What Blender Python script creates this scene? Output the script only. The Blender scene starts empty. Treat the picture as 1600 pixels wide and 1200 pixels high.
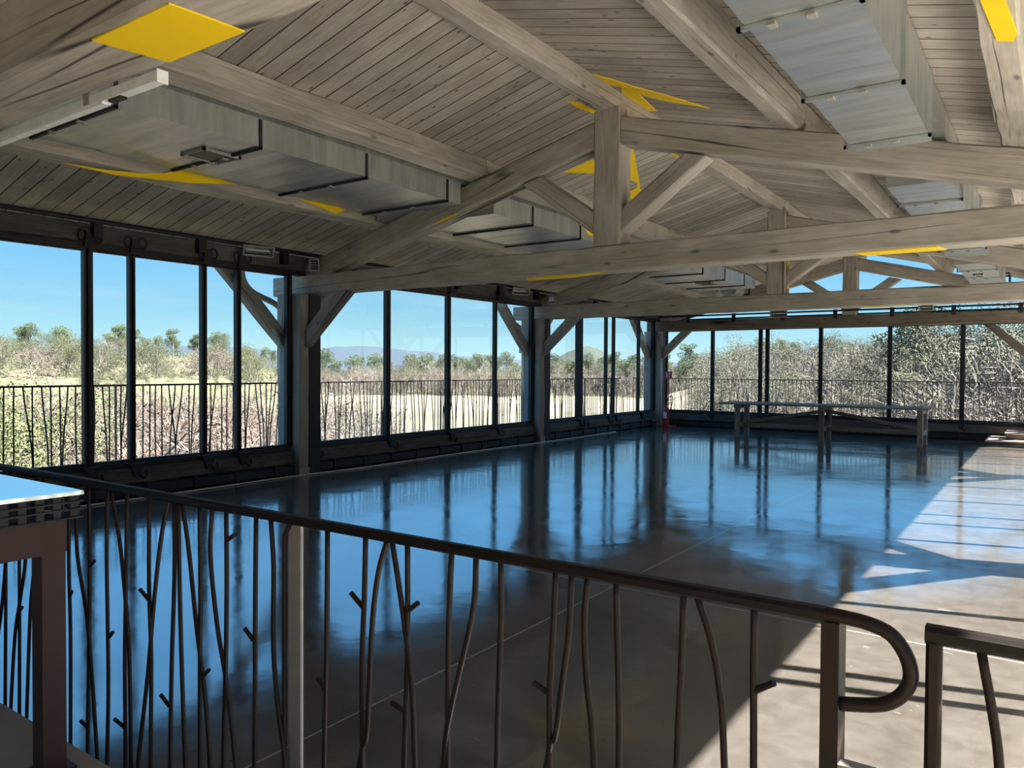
import bpy, bmesh, math, random
from mathutils import Vector, Matrix
random.seed(7)
C = bpy.context.scene.collection
S = bpy.context.scene
# ------------------------------------------------------------------ camera
H = 1.55
cd = bpy.data.cameras.new('camera'); cam = bpy.data.objects.new('camera', cd); C.objects.link(cam)
yaw, pitch, roll, foc = 0.6111, -0.0197, 0.0056, 1194.86
F = Vector((-math.sin(yaw)*math.cos(pitch), math.cos(yaw)*math.cos(pitch), math.sin(pitch)))
R0 = Vector((math.cos(yaw), math.sin(yaw), 0)); U0 = R0.cross(F)
Rv = R0*math.cos(roll)+U0*math.sin(roll); Uv = -R0*math.sin(roll)+U0*math.cos(roll)
M = Matrix((Rv, Uv, -F)).transposed().to_4x4(); M.translation = (0, 0, H)
cam.matrix_world = M
cd.sensor_fit = 'HORIZONTAL'; cd.sensor_width = 36; cd.lens = 36*foc/1600; cd.clip_start = .02; cd.clip_end = 9000
S.camera = cam
# ------------------------------------------------------------------ exposure
S.view_settings.view_transform = 'Standard'; S.view_settings.look = 'None'
S.view_settings.gamma = 1; S.view_settings.use_curve_mapping = False
S.view_settings.exposure = 0.7
# ------------------------------------------------------------------ world sky (blue, pale at the horizon, faint cirrus)
W = bpy.data.worlds.new('sky'); S.world = W; W.use_nodes = True
nt = W.node_tree; nt.nodes.clear()
def N(t, **k):
    n = nt.nodes.new(t)
    for a, b in k.items():
        if a.startswith('i_'): n.inputs[int(a[2:])].default_value = b
        else: setattr(n, a, b)
    return n
def ramp_set(n, stops):
    e = n.color_ramp.elements
    while len(e) > 1: e.remove(e[-1])
    e[0].position = stops[0][0]; e[0].color = (*stops[0][1], 1)
    for p, c in stops[1:]:
        q = e.new(p); q.color = (*c, 1)
tc = N('ShaderNodeTexCoord'); sp = N('ShaderNodeSeparateXYZ'); nt.links.new(tc.outputs['Generated'], sp.inputs[0])
rp = N('ShaderNodeValToRGB'); nt.links.new(sp.outputs[2], rp.inputs[0])
SKY = [(0.0, (.45, .65, .69)), (.03, (.34, .57, .64)), (.07, (.23, .475, .62)), (.13, (.16, .41, .645)), (.19, (.20, .63, 1.2)), (.42, (.20, .68, 1.35)), (.65, (.07, .27, .65)), (1, (.04, .16, .42))]
ramp_set(rp, SKY)
mp = N('ShaderNodeMapping'); mp.inputs['Scale'].default_value = (2.2, 2.2, 22); mp.inputs['Rotation'].default_value = (.05, .03, .4)
nt.links.new(tc.outputs['Generated'], mp.inputs[0])
no = N('ShaderNodeTexNoise'); no.inputs['Scale'].default_value = 1.6; no.inputs['Detail'].default_value = 5; nt.links.new(mp.outputs[0], no.inputs[0])
cr = N('ShaderNodeValToRGB'); ramp_set(cr, [(.55, (0, 0, 0)), (.8, (.5, .5, .5))]); nt.links.new(no.outputs[0], cr.inputs[0])
mx = N('ShaderNodeMix', data_type='RGBA'); nt.links.new(cr.outputs[0], mx.inputs[0]); nt.links.new(rp.outputs[0], mx.inputs[6]); mx.inputs[7].default_value = (.36, .54, .62, 1)
bg = N('ShaderNodeBackground'); bg.inputs[1].default_value = 1.0; nt.links.new(mx.outputs[2], bg.inputs[0])
wo = N('ShaderNodeOutputWorld'); nt.links.new(bg.outputs[0], wo.inputs[0])
# ------------------------------------------------------------------ sun (from the right, slightly ahead)
sd = bpy.data.lights.new('sun', 'SUN'); sd.energy = 27.0; sd.color = (1, .95, .875); sd.angle = .0093
sun = bpy.data.objects.new('sun', sd); C.objects.link(sun)
SV = Vector((1, .27, 1.134)).normalized()
sun.rotation_euler = SV.to_track_quat('Z', 'Y').to_euler(); sun.location = (30, 10, 40)

# ------------------------------------------------------------------ materials
def mat(name):
    global nt
    m = bpy.data.materials.new(name); m.use_nodes = True; nt = m.node_tree; nt.nodes.clear()
    o = N('ShaderNodeOutputMaterial'); b = N('ShaderNodeBsdfPrincipled'); nt.links.new(b.outputs[0], o.inputs[0])
    return m, b, o
def L(a, b): nt.links.new(a, b)
def noise(vec, scale, detail=4, rough=.55, dist=0):
    n = N('ShaderNodeTexNoise'); n.inputs['Scale'].default_value = scale; n.inputs['Detail'].default_value = detail
    n.inputs['Roughness'].default_value = rough; n.inputs['Distortion'].default_value = dist
    if vec is not None: L(vec, n.inputs['Vector'])
    return n.outputs[0]
def ramp(f, stops):
    n = N('ShaderNodeValToRGB'); ramp_set(n, stops); L(f, n.inputs[0]); return n.outputs[0]
def mapping(vec, scale, loc=(0, 0, 0)):
    n = N('ShaderNodeMapping'); n.inputs['Scale'].default_value = scale; n.inputs['Location'].default_value = loc; L(vec, n.inputs[0]); return n.outputs[0]
def math_(op, a, b=None):
    n = N('ShaderNodeMath', operation=op)
    for i, v in enumerate((a, b)):
        if v is None: continue
        if isinstance(v, (int, float)): n.inputs[i].default_value = v
        else: L(v, n.inputs[i])
    return n.outputs[0]
def mixc(f, a, b, blend='MIX'):
    n = N('ShaderNodeMix', data_type='RGBA', blend_type=blend)
    for s, v in ((0, f), (6, a), (7, b)):
        if isinstance(v, (int, float)): n.inputs[s].default_value = v
        elif isinstance(v, tuple): n.inputs[s].default_value = (*v, 1)
        else: L(v, n.inputs[s])
    return n.outputs[2]
def bump(b, h, strength=.4, dist=.01):
    n = N('ShaderNodeBump'); n.inputs['Strength'].default_value = strength; n.inputs['Distance'].default_value = dist
    L(h, n.inputs['Height']); L(n.outputs[0], b.inputs['Normal'])
def simple(name, col, rough=.5, metal=0, var=.25, scale=14):
    m, b, o = mat(name)
    t = N('ShaderNodeTexCoord')
    f = noise(t.outputs['Object'], scale, 5)
    c = mixc(f, tuple(x*(1-var) for x in col), tuple(min(1, x*(1+var)) for x in col)); L(c, b.inputs['Base Color'])
    b.inputs['Roughness'].default_value = rough; b.inputs['Metallic'].default_value = metal
    return m
def wood(name, mid, light, dark, sc=1.0):
    m, b, o = mat(name)
    t = N('ShaderNodeTexCoord'); uv = t.outputs['UV']
    g = noise(mapping(uv, (.9*sc, 13*sc, 1)), 3, 8, .62, .35)
    c = ramp(g, [(.25, tuple(x*.55+y*.45 for x, y in zip(dark, mid))), (.47, mid), (.66, tuple(x*.6+y*.4 for x, y in zip(light, mid))), (.82, mid)])
    w = noise(mapping(uv, (.8, 2.0, 1)), 1.3, 4)
    c = mixc(ramp(w, [(.38, (0, 0, 0)), (.7, (.5, .5, .5))]), c, tuple(x*.66 for x in mid))
    w2 = noise(mapping(uv, (.7, 1.6, 1), (9, 4, 0)), 1.7, 3)
    c = mixc(ramp(w2, [(.5, (0, 0, 0)), (.72, (.55, .55, .55))]), c, tuple(min(1, x*1.1) for x in light))
    k = N('ShaderNodeTexVoronoi'); k.inputs['Scale'].default_value = 1; L(mapping(uv, (1.9, 5, 1)), k.inputs['Vector'])
    c = mixc(ramp(k.outputs['Distance'], [(.0, (.9, .9, .9)), (.07, (.65, .65, .65)), (.125, (0, 0, 0))]), c, tuple(x*.45 for x in dark))
    # a few long drying cracks along the grain
    cv = noise(mapping(uv, (.13, 4.5, 1), (3.1, 1.7, 0)), 1, 1, .3, 0)
    ck = ramp(math_('ABSOLUTE', math_('SUBTRACT', cv, .5)), [(0, (1, 1, 1)), (.004, (.85, .85, .85)), (.010, (0, 0, 0))])
    ck = math_('MULTIPLY', ck, ramp(noise(mapping(uv, (.5, 1.1, 1), (7, 2, 0)), 1.2, 2), [(.46, (0, 0, 0)), (.56, (1, 1, 1))]))
    c = mixc(ck, c, tuple(x*.22 for x in dark))
    L(c, b.inputs['Base Color']); b.inputs['Roughness'].default_value = .78
    bump(b, math_('SUBTRACT', g, math_('MULTIPLY', ck, 1.5)), .3, .005)
    return m
M_BEAM = wood('weathered_grey_timber', (.40, .358, .30), (.57, .525, .455), (.22, .185, .145))
M_DARK = wood('stained_shaded_timber', (.16, .13, .10), (.24, .20, .16), (.08, .065, .05))  # brown stain, with the far tie beam's shadow darkened into the colour
M_POST = wood('pale_post_timber', (.30, .275, .24), (.40, .375, .34), (.18, .16, .135))
M_KERB = wood('dark_kerb_timber', (.075, .068, .056), (.17, .165, .145), (.03, .027, .023))
M_TABLE = wood('bleached_table_wood', (.20, .165, .13), (.29, .25, .205), (.11, .09, .07))
M_DECK = wood('warm_deck_wood', (.40, .29, .22), (.5, .38, .3), (.22, .15, .11))
def ceiling_mat():
    m, b, o = mat('grey_ceiling_boards')
    t = N('ShaderNodeTexCoord'); ob = t.outputs['Object']
    s = N('ShaderNodeSeparateXYZ'); L(ob, s.inputs[0])
    bd = math_('DIVIDE', s.outputs[1], .195); idx = math_('FLOOR', bd); fr = math_('FRACT', bd)
    wn = N('ShaderNodeTexWhiteNoise', noise_dimensions='1D'); L(idx, wn.inputs['W'])
    cb = N('ShaderNodeCombineXYZ'); L(math_('ADD', s.outputs[0], math_('MULTIPLY', wn.outputs[0], 37)), cb.inputs[0]); L(math_('ADD', s.outputs[1], math_('MULTIPLY', idx, 1.7)), cb.inputs[1])
    v = cb.outputs[0]
    g = noise(mapping(v, (1.3, 22, 1)), 2.2, 8, .65, .5)
    c = ramp(g, [(.26, (.31, .275, .23)), (.47, (.43, .39, .33)), (.66, (.55, .50, .435)), (.82, (.43, .39, .33))])
    w = noise(mapping(v, (.9, 1.4, 1)), 1.6, 3)
    c = mixc(ramp(w, [(.38, (0, 0, 0)), (.72, (.5, .5, .5))]), c, (.2, .155, .115))
    tone = N('ShaderNodeMapRange'); L(wn.outputs[0], tone.inputs[0]); tone.inputs[3].default_value = .78; tone.inputs[4].default_value = 1.12
    c = mixc(1.0, c, (1, 1, 1), 'MULTIPLY')
    h = N('ShaderNodeHueSaturation'); L(c, h.inputs['Color']); L(tone.outputs[0], h.inputs['Value']); c = h.outputs[0]
    k = N('ShaderNodeTexVoronoi'); k.inputs['Scale'].default_value = 1; L(mapping(v, (4.2, 8, 1)), k.inputs['Vector'])
    c = mixc(ramp(k.outputs['Distance'], [(0, (.95, .95, .95)), (.085, (.75, .75, .75)), (.14, (0, 0, 0))]), c, (.075, .058, .045))
    gap = math_('MINIMUM', fr, math_('SUBTRACT', 1, fr))
    gm = ramp(gap, [(0, (1, 1, 1)), (.022, (1, 1, 1)), (.04, (0, 0, 0))])
    c = mixc(gm, c, (.012, .009, .007)); L(c, b.inputs['Base Color']); b.inputs['Roughness'].default_value = .8
    bump(b, math_('SUBTRACT', math_('MULTIPLY', g, .3), gm), .6, .01)
    return m
M_CEIL = ceiling_mat()
def floor_mat():
    m, b, o = mat('polished_brown_concrete')
    t = N('ShaderNodeTexCoord'); ob = t.outputs['Object']; s = N('ShaderNodeSeparateXYZ'); L(ob, s.inputs[0])
    a = noise(ob, .9, 6, .6, .8); d = noise(ob, 7, 7, .65, .3)
    c = ramp(a, [(.3, (.060, .051, .043)), (.5, (.082, .072, .062)), (.72, (.104, .092, .080))])
    c = mixc(.45, c, ramp(d, [(.35, (.048, .041, .034)), (.68, (.118, .106, .094))]))
    # pale scuffs and chips
    e = noise(mapping(ob, (3, 7, 1), (2.2, .4, 0)), 2.3, 3, .5, 1.2)
    c = mixc(ramp(e, [(.715, (0, 0, 0)), (.75, (.6, .6, .6))]), c, (.22, .20, .175))
    # saw cuts
    def cut(coord, pos, w):
        return math_('LESS_THAN', math_('ABSOLUTE', math_('SUBTRACT', coord, pos)), w)
    wob = math_('ADD', s.outputs[1], math_('MULTIPLY', math_('SUBTRACT', noise(ob, .8, 3), .5), .06))
    jl = math_('MAXIMUM', math_('MAXIMUM', cut(s.outputs[0], -2.52, .006), cut(s.outputs[0], -6.4, .004)), math_('MAXIMUM', cut(wob, 4.88, .006), cut(s.outputs[1], 11.1, .005)))
    c = mixc(jl, c, (.30, .28, .25))
    L(c, b.inputs['Base Color'])
    r = noise(ob, 2.2, 5, .6, .4)
    rr = N('ShaderNodeMapRange'); L(r, rr.inputs[0]); rr.inputs[1].default_value = .3; rr.inputs[2].default_value = .7; rr.inputs[3].default_value = .07; rr.inputs[4].default_value = .15
    L(rr.outputs[0], b.inputs['Roughness']); b.inputs['IOR'].default_value = 2.3
    u = noise(mapping(ob, (1.0, 1.0, 1)), 1.8, 3, .45, .3)
    u2 = noise(mapping(ob, (1, 1, 1)), 7, 2, .5, 0)
    bump(b, math_('ADD', u, math_('MULTIPLY', u2, .13)), .5, .006)
    return m
M_FLOOR = floor_mat()
M_STEEL = simple('black_painted_steel', (.008, .008, .009), .6)
M_IRON = simple('brown_forged_iron', (.022, .0135, .010), .5, .0, .4, 40)
M_IRON.node_tree.nodes['Principled BSDF'].inputs['Specular IOR Level'].default_value = .22
M_IRON_OUT = simple('dark_forged_iron', (.025, .021, .019), .55, .1, .3, 40)
M_RUST = simple('red_brown_painted_steel', (.066, .027, .019), .55, .0, .2, 9)
M_PLATE = simple('grey_galvanised_plate', (.30, .275, .245), .6, .0, .25, 22)
M_LAMP = simple('white_lamp_housing', (.82, .82, .78), .4)
M_FRAME = simple('grey_lamp_frame', (.36, .35, .33), .5)
M_REFL = simple('lamp_reflector_metal', (.7, .68, .62), .18, 1, .1)
M_RED = simple('red_enamel', (.42, .03, .035), .35)
M_WHITE = simple('white_enamel', (.8, .8, .8), .4)
M_BLACK = simple('black_rubber', (.015, .015, .015), .5)
M_YELLOW = simple('yellow_wall_paint', (.95, .64, .0), .6, 0, .04, 5)
M_STONE = simple('beige_stone', (.30, .24, .18), .75, 0, .3, 6)
M_TERR = simple('pale_bounce_paving', (.78, .72, .62), .85, 0, .08, 3)  # kept very pale so the added right terrace throws sunlight indoors
M_PAVE = simple('dark_grey_paving', (.10, .095, .085), .9, 0, .2, 3)
M_GRASS = simple('dark_grass', (.035, .042, .02), .95, 0, .3, 2)
M_TOPRAIL = simple('black_handrail', (.010, .007, .006), .55)
M_TOPRAIL.node_tree.nodes['Principled BSDF'].inputs['Specular IOR Level'].default_value = .25
M_GRATE = simple('tray_glossy_metal', (.62, .66, .68), .12, 1, .05)
M_BASE = simple('dark_base_steel', (.018, .018, .02), .6, .1)
M_CABLE = simple('white_cable', (.6, .6, .58), .5)
def galv():
    m, b, o = mat('galvanised_sheet'); t = N('ShaderNodeTexCoord'); ob = t.outputs['Object']
    s = N('ShaderNodeSeparateXYZ'); L(ob, s.inputs[0])
    f = noise(mapping(ob, (.8, 5, 1)), 1.6, 5, .6, .4)
    L(ramp(f, [(.3, (.44, .47, .475)), (.5, (.56, .59, .59)), (.7, (.68, .70, .69))]), b.inputs['Base Color'])
    b.inputs['Metallic'].default_value = .75
    b.inputs['Roughness'].default_value = .36
    bump(b, noise(ob, 1.6, 1), .25, .02)
    return m
M_GALV = galv()
def glass():
    global nt
    m = bpy.data.materials.new('clear_glass'); m.use_nodes = True; nt = m.node_tree; nt.nodes.clear()
    o = N('ShaderNodeOutputMaterial'); tr = N('ShaderNodeBsdfTransparent'); tr.inputs[0].default_value = (.975, .985, .985, 1)
    gl = N('ShaderNodeBsdfGlossy'); gl.inputs['Roughness'].default_value = .01
    fr = N('ShaderNodeFresnel'); fr.inputs[0].default_value = 1.3
    mx = N('ShaderNodeMixShader'); L(math_('MINIMUM', fr.outputs[0], .09), mx.inputs[0]); L(tr.outputs[0], mx.inputs[1]); L(gl.outputs[0], mx.inputs[2]); L(mx.outputs[0], o.inputs[0])
    return m
M_GLASS = glass()

# ------------------------------------------------------------------ mesh helpers
class MB:
    def __init__(s): s.v = []; s.f = []; s.uv = []; s.mi = []
    def face(s, idx, uv=None, mi=0):
        s.f.append(idx); s.mi.append(mi)
        s.uv.append(uv or [(s.v[i][0]+s.v[i][2]*.3, s.v[i][1]+s.v[i][2]) for i in idx])
    def box(s, a, b, mi=0):
        (x0, y0, z0), (x1, y1, z1) = a, b
        x0, x1 = sorted((x0, x1)); y0, y1 = sorted((y0, y1)); z0, z1 = sorted((z0, z1))
        n = len(s.v)
        s.v += [(x0, y0, z0), (x1, y0, z0), (x1, y1, z0), (x0, y1, z0), (x0, y0, z1), (x1, y0, z1), (x1, y1, z1), (x0, y1, z1)]
        for q in ((0, 3, 2, 1), (4, 5, 6, 7), (0, 1, 5, 4), (1, 2, 6, 5), (2, 3, 7, 6), (3, 0, 4, 7)): s.face([n+i for i in q], None, mi)
        return s
    def prism(s, poly, d, mi=0):
        """closed polygon (list of points) extruded by vector d"""
        n = len(s.v); k = len(poly); d = Vector(d)
        s.v += [tuple(p) for p in poly]+[tuple(Vector(p)+d) for p in poly]
        s.face([n+i for i in range(k)][::-1], None, mi); s.face([n+k+i for i in range(k)], None, mi)
        for i in range(k):
            j = (i+1) % k; s.face([n+i, n+j, n+k+j, n+k+i], None, mi)
        return s
    def tube(s, pts, r, k=8, mi=0, caps=True, r1=None):
        pts = [Vector(p) for p in pts]; m = len(pts)
        t0 = (pts[1]-pts[0]).normalized(); a = t0.orthogonal().normalized(); n0 = len(s.v)
        for i, p in enumerate(pts):
            t = (pts[min(i+1, m-1)]-pts[max(i-1, 0)]).normalized()
            a = (a-t*a.dot(t)).normalized(); b = t.cross(a)
            rr = r if r1 is None else r+(r1-r)*i/(m-1)
            for j in range(k):
                an = 2*math.pi*j/k; s.v.append(tuple(p+(a*math.cos(an)+b*math.sin(an))*rr))
        for i in range(m-1):
            for j in range(k):
                j2 = (j+1) % k; s.face([n0+i*k+j, n0+i*k+j2, n0+(i+1)*k+j2, n0+(i+1)*k+j], None, mi)
        if caps:
            s.face([n0+j for j in range(k)][::-1], None, mi); s.face([n0+(m-1)*k+j for j in range(k)], None, mi)
        return s
    def beam(s, p0, p1, w, h, up=(0, 0, 1), ch=.015, jit=.004, step=.35, e0=None, e1=None):
        """timber: chamfered section w x h, small hewn irregularities, grain UVs; e0/e1 cut the ends along given plane normals"""
        p0 = Vector(p0); p1 = Vector(p1); d = (p1-p0); ln = d.length; d.normalize()
        up = Vector(up); sd = d.cross(up).normalized(); up = sd.cross(d).normalized()
        prof = [(-w/2+ch, -h/2), (w/2-ch, -h/2), (w/2, -h/2+ch), (w/2, h/2-ch), (w/2-ch, h/2), (-w/2+ch, h/2), (-w/2, h/2-ch), (-w/2, -h/2+ch)]
        m = max(1, int(ln/step)); off = random.random()*50; n0 = len(s.v)
        per = [0]
        for i in range(8):
            a, b = prof[i], prof[(i+1) % 8]; per.append(per[-1]+math.hypot(a[0]-b[0], a[1]-b[1]))
        ph = [random.random()*6 for _ in range(8)]
        for i in range(m+1):
            for j, (x, y) in enumerate(prof):
                t = ln*i/m; q = jit*(math.sin(t*2.1+ph[j])+.6*math.sin(t*5.3+ph[j]*2))
                pt = p0+d*t+sd*(x+(q if 0 < i < m else 0)*(-1 if x > 0 else 1))+up*(y+(q*.7 if 0 < i < m else 0)*(-1 if y > 0 else 1))
                if i == 0 and e0 is not None:
                    nn = Vector(e0); pt = pt-d*((pt-p0).dot(nn)/d.dot(nn))
                if i == m and e1 is not None:
                    nn = Vector(e1); pt = pt-d*((pt-p1).dot(nn)/d.dot(nn))
                s.v.append(tuple(pt))
        for i in range(m):
            u0, u1 = off+ln*i/m, off+ln*(i+1)/m
            for j in range(8):
                j2 = (j+1) % 8
                s.face([n0+i*8+j, n0+i*8+j2, n0+(i+1)*8+j2, n0+(i+1)*8+j], [(u0, off+per[j]), (u0, off+per[j+1]), (u1, off+per[j+1]), (u1, off+per[j])])
        for i, rv in ((0, True), (m, False)):
            ii = [n0+i*8+j for j in range(8)]; uv = [(off+prof[j][0]*.2, off+prof[j][1]) for j in range(8)]
            s.face(ii[::-1] if rv else ii, uv[::-1] if rv else uv)
        return s
    def build(s, name, mats, parent=None, smooth=False, org=None):
        me = bpy.data.meshes.new(name)
        vv = s.v if org is None else [tuple(Vector(p)-Vector(org)) for p in s.v]
        me.from_pydata(vv, [], s.f); me.update()
        ul = me.uv_layers.new(name='UVMap'); k = 0
        flat = [c for u in s.uv for p in u for c in p]; ul.data.foreach_set('uv', flat)
        for m in (mats if isinstance(mats, list) else [mats]): me.materials.append(m)
        me.polygons.foreach_set('material_index', s.mi)
        bm = bmesh.new(); bm.from_mesh(me); bmesh.ops.recalc_face_normals(bm, faces=bm.faces); bm.to_mesh(me); bm.free()
        if smooth: me.polygons.foreach_set('use_smooth', [True]*len(me.polygons))
        o = bpy.data.objects.new(name, me); C.objects.link(o)
        if org is not None: o.location = org
        if parent: par(o, parent)
        return o
def par(o, p):
    o.parent = p
    w = Matrix.Translation(-Vector(p.location)) if not p.get('_rot') else Matrix.Identity(4)
    q = p.parent
    # children are authored in world coordinates; parents carry a pure translation
    tot = Vector(p.location); 
    while q: tot += Vector(q.location); q = q.parent
    o.location = Vector(o.location)-tot
def tag(o, label, cat, group=None, kind=None):
    o['label'] = label; o['category'] = cat
    if group: o['group'] = group
    if kind: o['kind'] = kind
    return o
def thing(name, label, cat, loc=(0, 0, 0), group=None, kind=None):
    o = bpy.data.objects.new(name, None); C.objects.link(o); o.location = loc; o.empty_display_size = .1
    return tag(o, label, cat, group, kind)
def stru(o, label, cat): return tag(o, label, cat, None, 'structure')
def smooth_path(pts, n=6):
    P = [Vector(p) for p in pts]; P = [P[0]*2-P[1]]+P+[P[-1]*2-P[-2]]; out = []
    for i in range(1, len(P)-2):
        a, b, c, d = P[i-1:i+3]
        for k in range(n):
            t = k/n; out.append(.5*((2*b)+(-a+c)*t+(2*a-5*b+4*c-d)*t*t+(-a+3*b-3*c+d)*t**3))
    out.append(P[-2]); return out
def patch(name, pts, nrm, parent, t=.002):
    """a painted patch: a thin film that follows the surface"""
    n = Vector(nrm).normalized()
    o = MB().prism([Vector(p)-n*.003 for p in pts], n*.011).build(name, M_YELLOW, parent)
    o['label'] = 'yellow painted patch'
    return o
BAL=[
([(-3.343,0.914),(-3.342,0.704),(-3.355,0.246)],[]),
([(-3.301,0.92),(-3.346,0.788),(-3.398,0.545),(-3.463,0.36)],[]),
([(-3.231,0.928),(-3.231,0.619),(-3.238,0.229)],[[(-3.227,0.609),(-3.195,0.629)]]),
([(-3.159,0.937),(-3.172,0.834),(-3.219,0.662),(-3.268,0.508),(-3.307,0.237)],[]),
([(-3.082,0.947),(-3.106,0.813),(-3.142,0.615),(-3.176,0.23)],[]),
([(-3.018,0.955),(-3.054,0.652),(-3.097,0.23)],[]),
([(-2.828,1.149),(-2.836,0.854),(-2.827,0.599),(-2.832,0.215)],[[(-2.833,0.731),(-2.804,0.758)]]),
([(-2.777,1.144),(-2.77,0.901),(-2.707,0.698),(-2.672,0.492),(-2.639,0.215)],[]),
([(-2.696,1.151),(-2.692,0.866),(-2.698,0.625),(-2.712,0.222)],[[(-2.696,0.861),(-2.647,0.888)],[(-2.711,0.296),(-2.748,0.313)]]),
([(-2.568,1.154),(-2.576,0.92),(-2.572,0.705),(-2.569,0.471),(-2.58,0.219)],[[(-2.564,0.642),(-2.528,0.669)]]),
([(-2.537,1.148),(-2.485,0.995),(-2.453,0.833),(-2.425,0.629),(-2.417,0.247)],[]),
([(-2.434,1.153),(-2.443,0.852),(-2.452,0.588),(-2.45,0.237)],[[(-2.457,0.371),(-2.507,0.386)]]),
([(-2.305,1.153),(-2.307,0.858),(-2.296,0.623),(-2.303,0.282)],[[(-2.31,0.817),(-2.35,0.844)]]),
([(-2.207,1.15),(-2.248,1.017),(-2.287,0.827),(-2.327,0.573),(-2.381,0.301),(-2.385,0.257)],[]),
([(-2.167,1.15),(-2.168,0.914),(-2.184,0.648),(-2.196,0.314)],[[(-2.198,0.506),(-2.236,0.535)]]),
([(-2.148,1.152),(-2.144,0.918),(-2.134,0.66),(-2.117,0.339)],[]),
([(-2.124,1.15),(-2.088,0.991),(-2.05,0.774),(-2.011,0.593),(-1.985,0.379)],[]),
([(-2.038,1.152),(-2.034,0.92),(-2.037,0.681),(-2.039,0.363)],[[(-2.031,0.634),(-1.984,0.67)]]),
([(-1.973,1.151),(-1.983,1.006),(-1.951,0.809),(-1.907,0.649),(-1.864,0.416)],[]),
([(-1.906,1.15),(-1.904,0.941),(-1.909,0.71),(-1.923,0.398)],[[(-1.902,1.058),(-1.861,1.081)]]),
([(-1.773,1.154),(-1.777,0.888),(-1.779,0.591),(-1.782,0.442)],[[(-1.785,0.796),(-1.816,0.826)]]),
([(-1.71,1.154),(-1.698,1.011),(-1.699,0.794),(-1.676,0.619),(-1.649,0.482)],[]),
([(-1.488,1.152),(-1.49,0.909),(-1.494,0.751),(-1.5,0.528)],[[(-1.496,0.73),(-1.52,0.758)]]),
([(-1.35,1.151),(-1.354,0.995),(-1.362,0.813),(-1.359,0.572)],[[(-1.358,0.967),(-1.395,0.998)]]),
([(-1.278,1.152),(-1.308,1.062),(-1.328,0.94),(-1.339,0.758),(-1.348,0.647),(-1.374,0.567)],[]),
([(-1.264,1.148),(-1.244,1.055),(-1.22,0.938),(-1.2,0.822),(-1.188,0.624)],[]),
([(-1.215,1.152),(-1.214,0.985),(-1.216,0.812),(-1.224,0.613)],[[(-1.214,0.984),(-1.177,1.011)],[(-1.221,0.747),(-1.259,0.76)]]),
([(-1.08,1.15),(-1.087,0.987),(-1.089,0.821),(-1.089,0.655)],[]),
([(-1.008,1.15),(-1.014,1.033),(-1.048,0.897),(-1.079,0.779),(-1.098,0.652)],[]),
([(-0.946,1.148),(-0.945,1.015),(-0.95,0.856),(-0.954,0.696)],[]),
([(-0.81,1.148),(-0.815,1.015),(-0.822,0.898),(-0.821,0.737)],[[(-0.821,0.888),(-0.858,0.905)]]),
([(-0.772,1.149),(-0.777,1.028),(-0.792,0.915),(-0.808,0.801),(-0.829,0.734)],[]),
([(-0.734,1.147),(-0.741,1.044),(-0.733,0.925),(-0.716,0.769)],[]),
([(-0.672,1.147),(-0.668,1.019),(-0.664,0.903),(-0.663,0.785)],[]),
([(-0.534,1.144),(-0.537,1.01),(-0.544,0.822)],[]),
([(-0.511,1.145),(-0.485,1.073),(-0.468,0.99),(-0.457,0.848)],[]),
([(-0.407,1.145),(-0.407,1.022),(-0.405,0.864)],[[(-0.404,0.999),(-0.37,1.023)]]),
]
LOOP=[(-0.28,1.154),(-0.255,1.153),(-0.225,1.150),(-0.195,1.140),(-0.176,1.118),(-0.1665,1.094),(-0.1665,1.071),(-0.178,1.048),(-0.197,1.031),(-0.223,1.021),(-0.267,1.012)]
# ================================================================== THE SETTING
XL, XR, XC = -9.07, 1.07, -4.0
Y0, YF = -4.0, 20.25
TY = [1.265, 7.49, 13.89, 20.05]         # near faces of the four trusses
TT = .28                                # timber thickness of the trusses
def roofz(x): return 4.62-.253*abs(x-XC)
def rafz(x): return 4.34-.253*abs(x-XC)
SL = math.atan(.253)
stru(MB().box((XL-.25, 1.22, -.25), (XR+.25, YF+.2, 0)).build('floor', M_FLOOR), 'glossy dark brown polished concrete floor of the sunken hall', 'floor')
fp = stru(MB().box((XL-.25, Y0, -.25), (XR+.25, 1.22, .3)).build('floor', M_STONE), 'beige stone landing in the near left corner, one step above the hall', 'floor')
stru(MB().box((XL-2.2, Y0, -.3), (XL-.25, YF+2.2, -.01)).build('floor', M_PAVE), 'grey paved terrace strip outside the left glass wall', 'floor')
stru(MB().box((XL-.25, YF+.2, -.3), (XR+9, YF+2.2, -.01)).build('floor', M_PAVE), 'grey paved terrace strip outside the far glass wall', 'floor')
stru(MB().box((XR+.25, Y0, -.3), (XR+3.3, YF+.2, -.01)).build('floor', M_TERR), 'pale terrace added unseen on the right to bounce sun onto the ceiling', 'floor')  # unseen bounce surface, added to light the ceiling from the right
stru(MB().box((XL-.25, Y0-.15, .3), (XR+.25, Y0, 4.7)).build('back_light_blocker', M_KERB), 'dark wall added unseen behind the viewer to cut light from behind', 'wall')  # unseen, added to keep the truss fronts dark
stru(MB().box((XR+3.3, Y0-8, -.3), (XR+14, YF+.2, -.05)).build('floor', M_GRASS), 'dark grass strip beyond the right terrace, outside the frame', 'ground')
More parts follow.
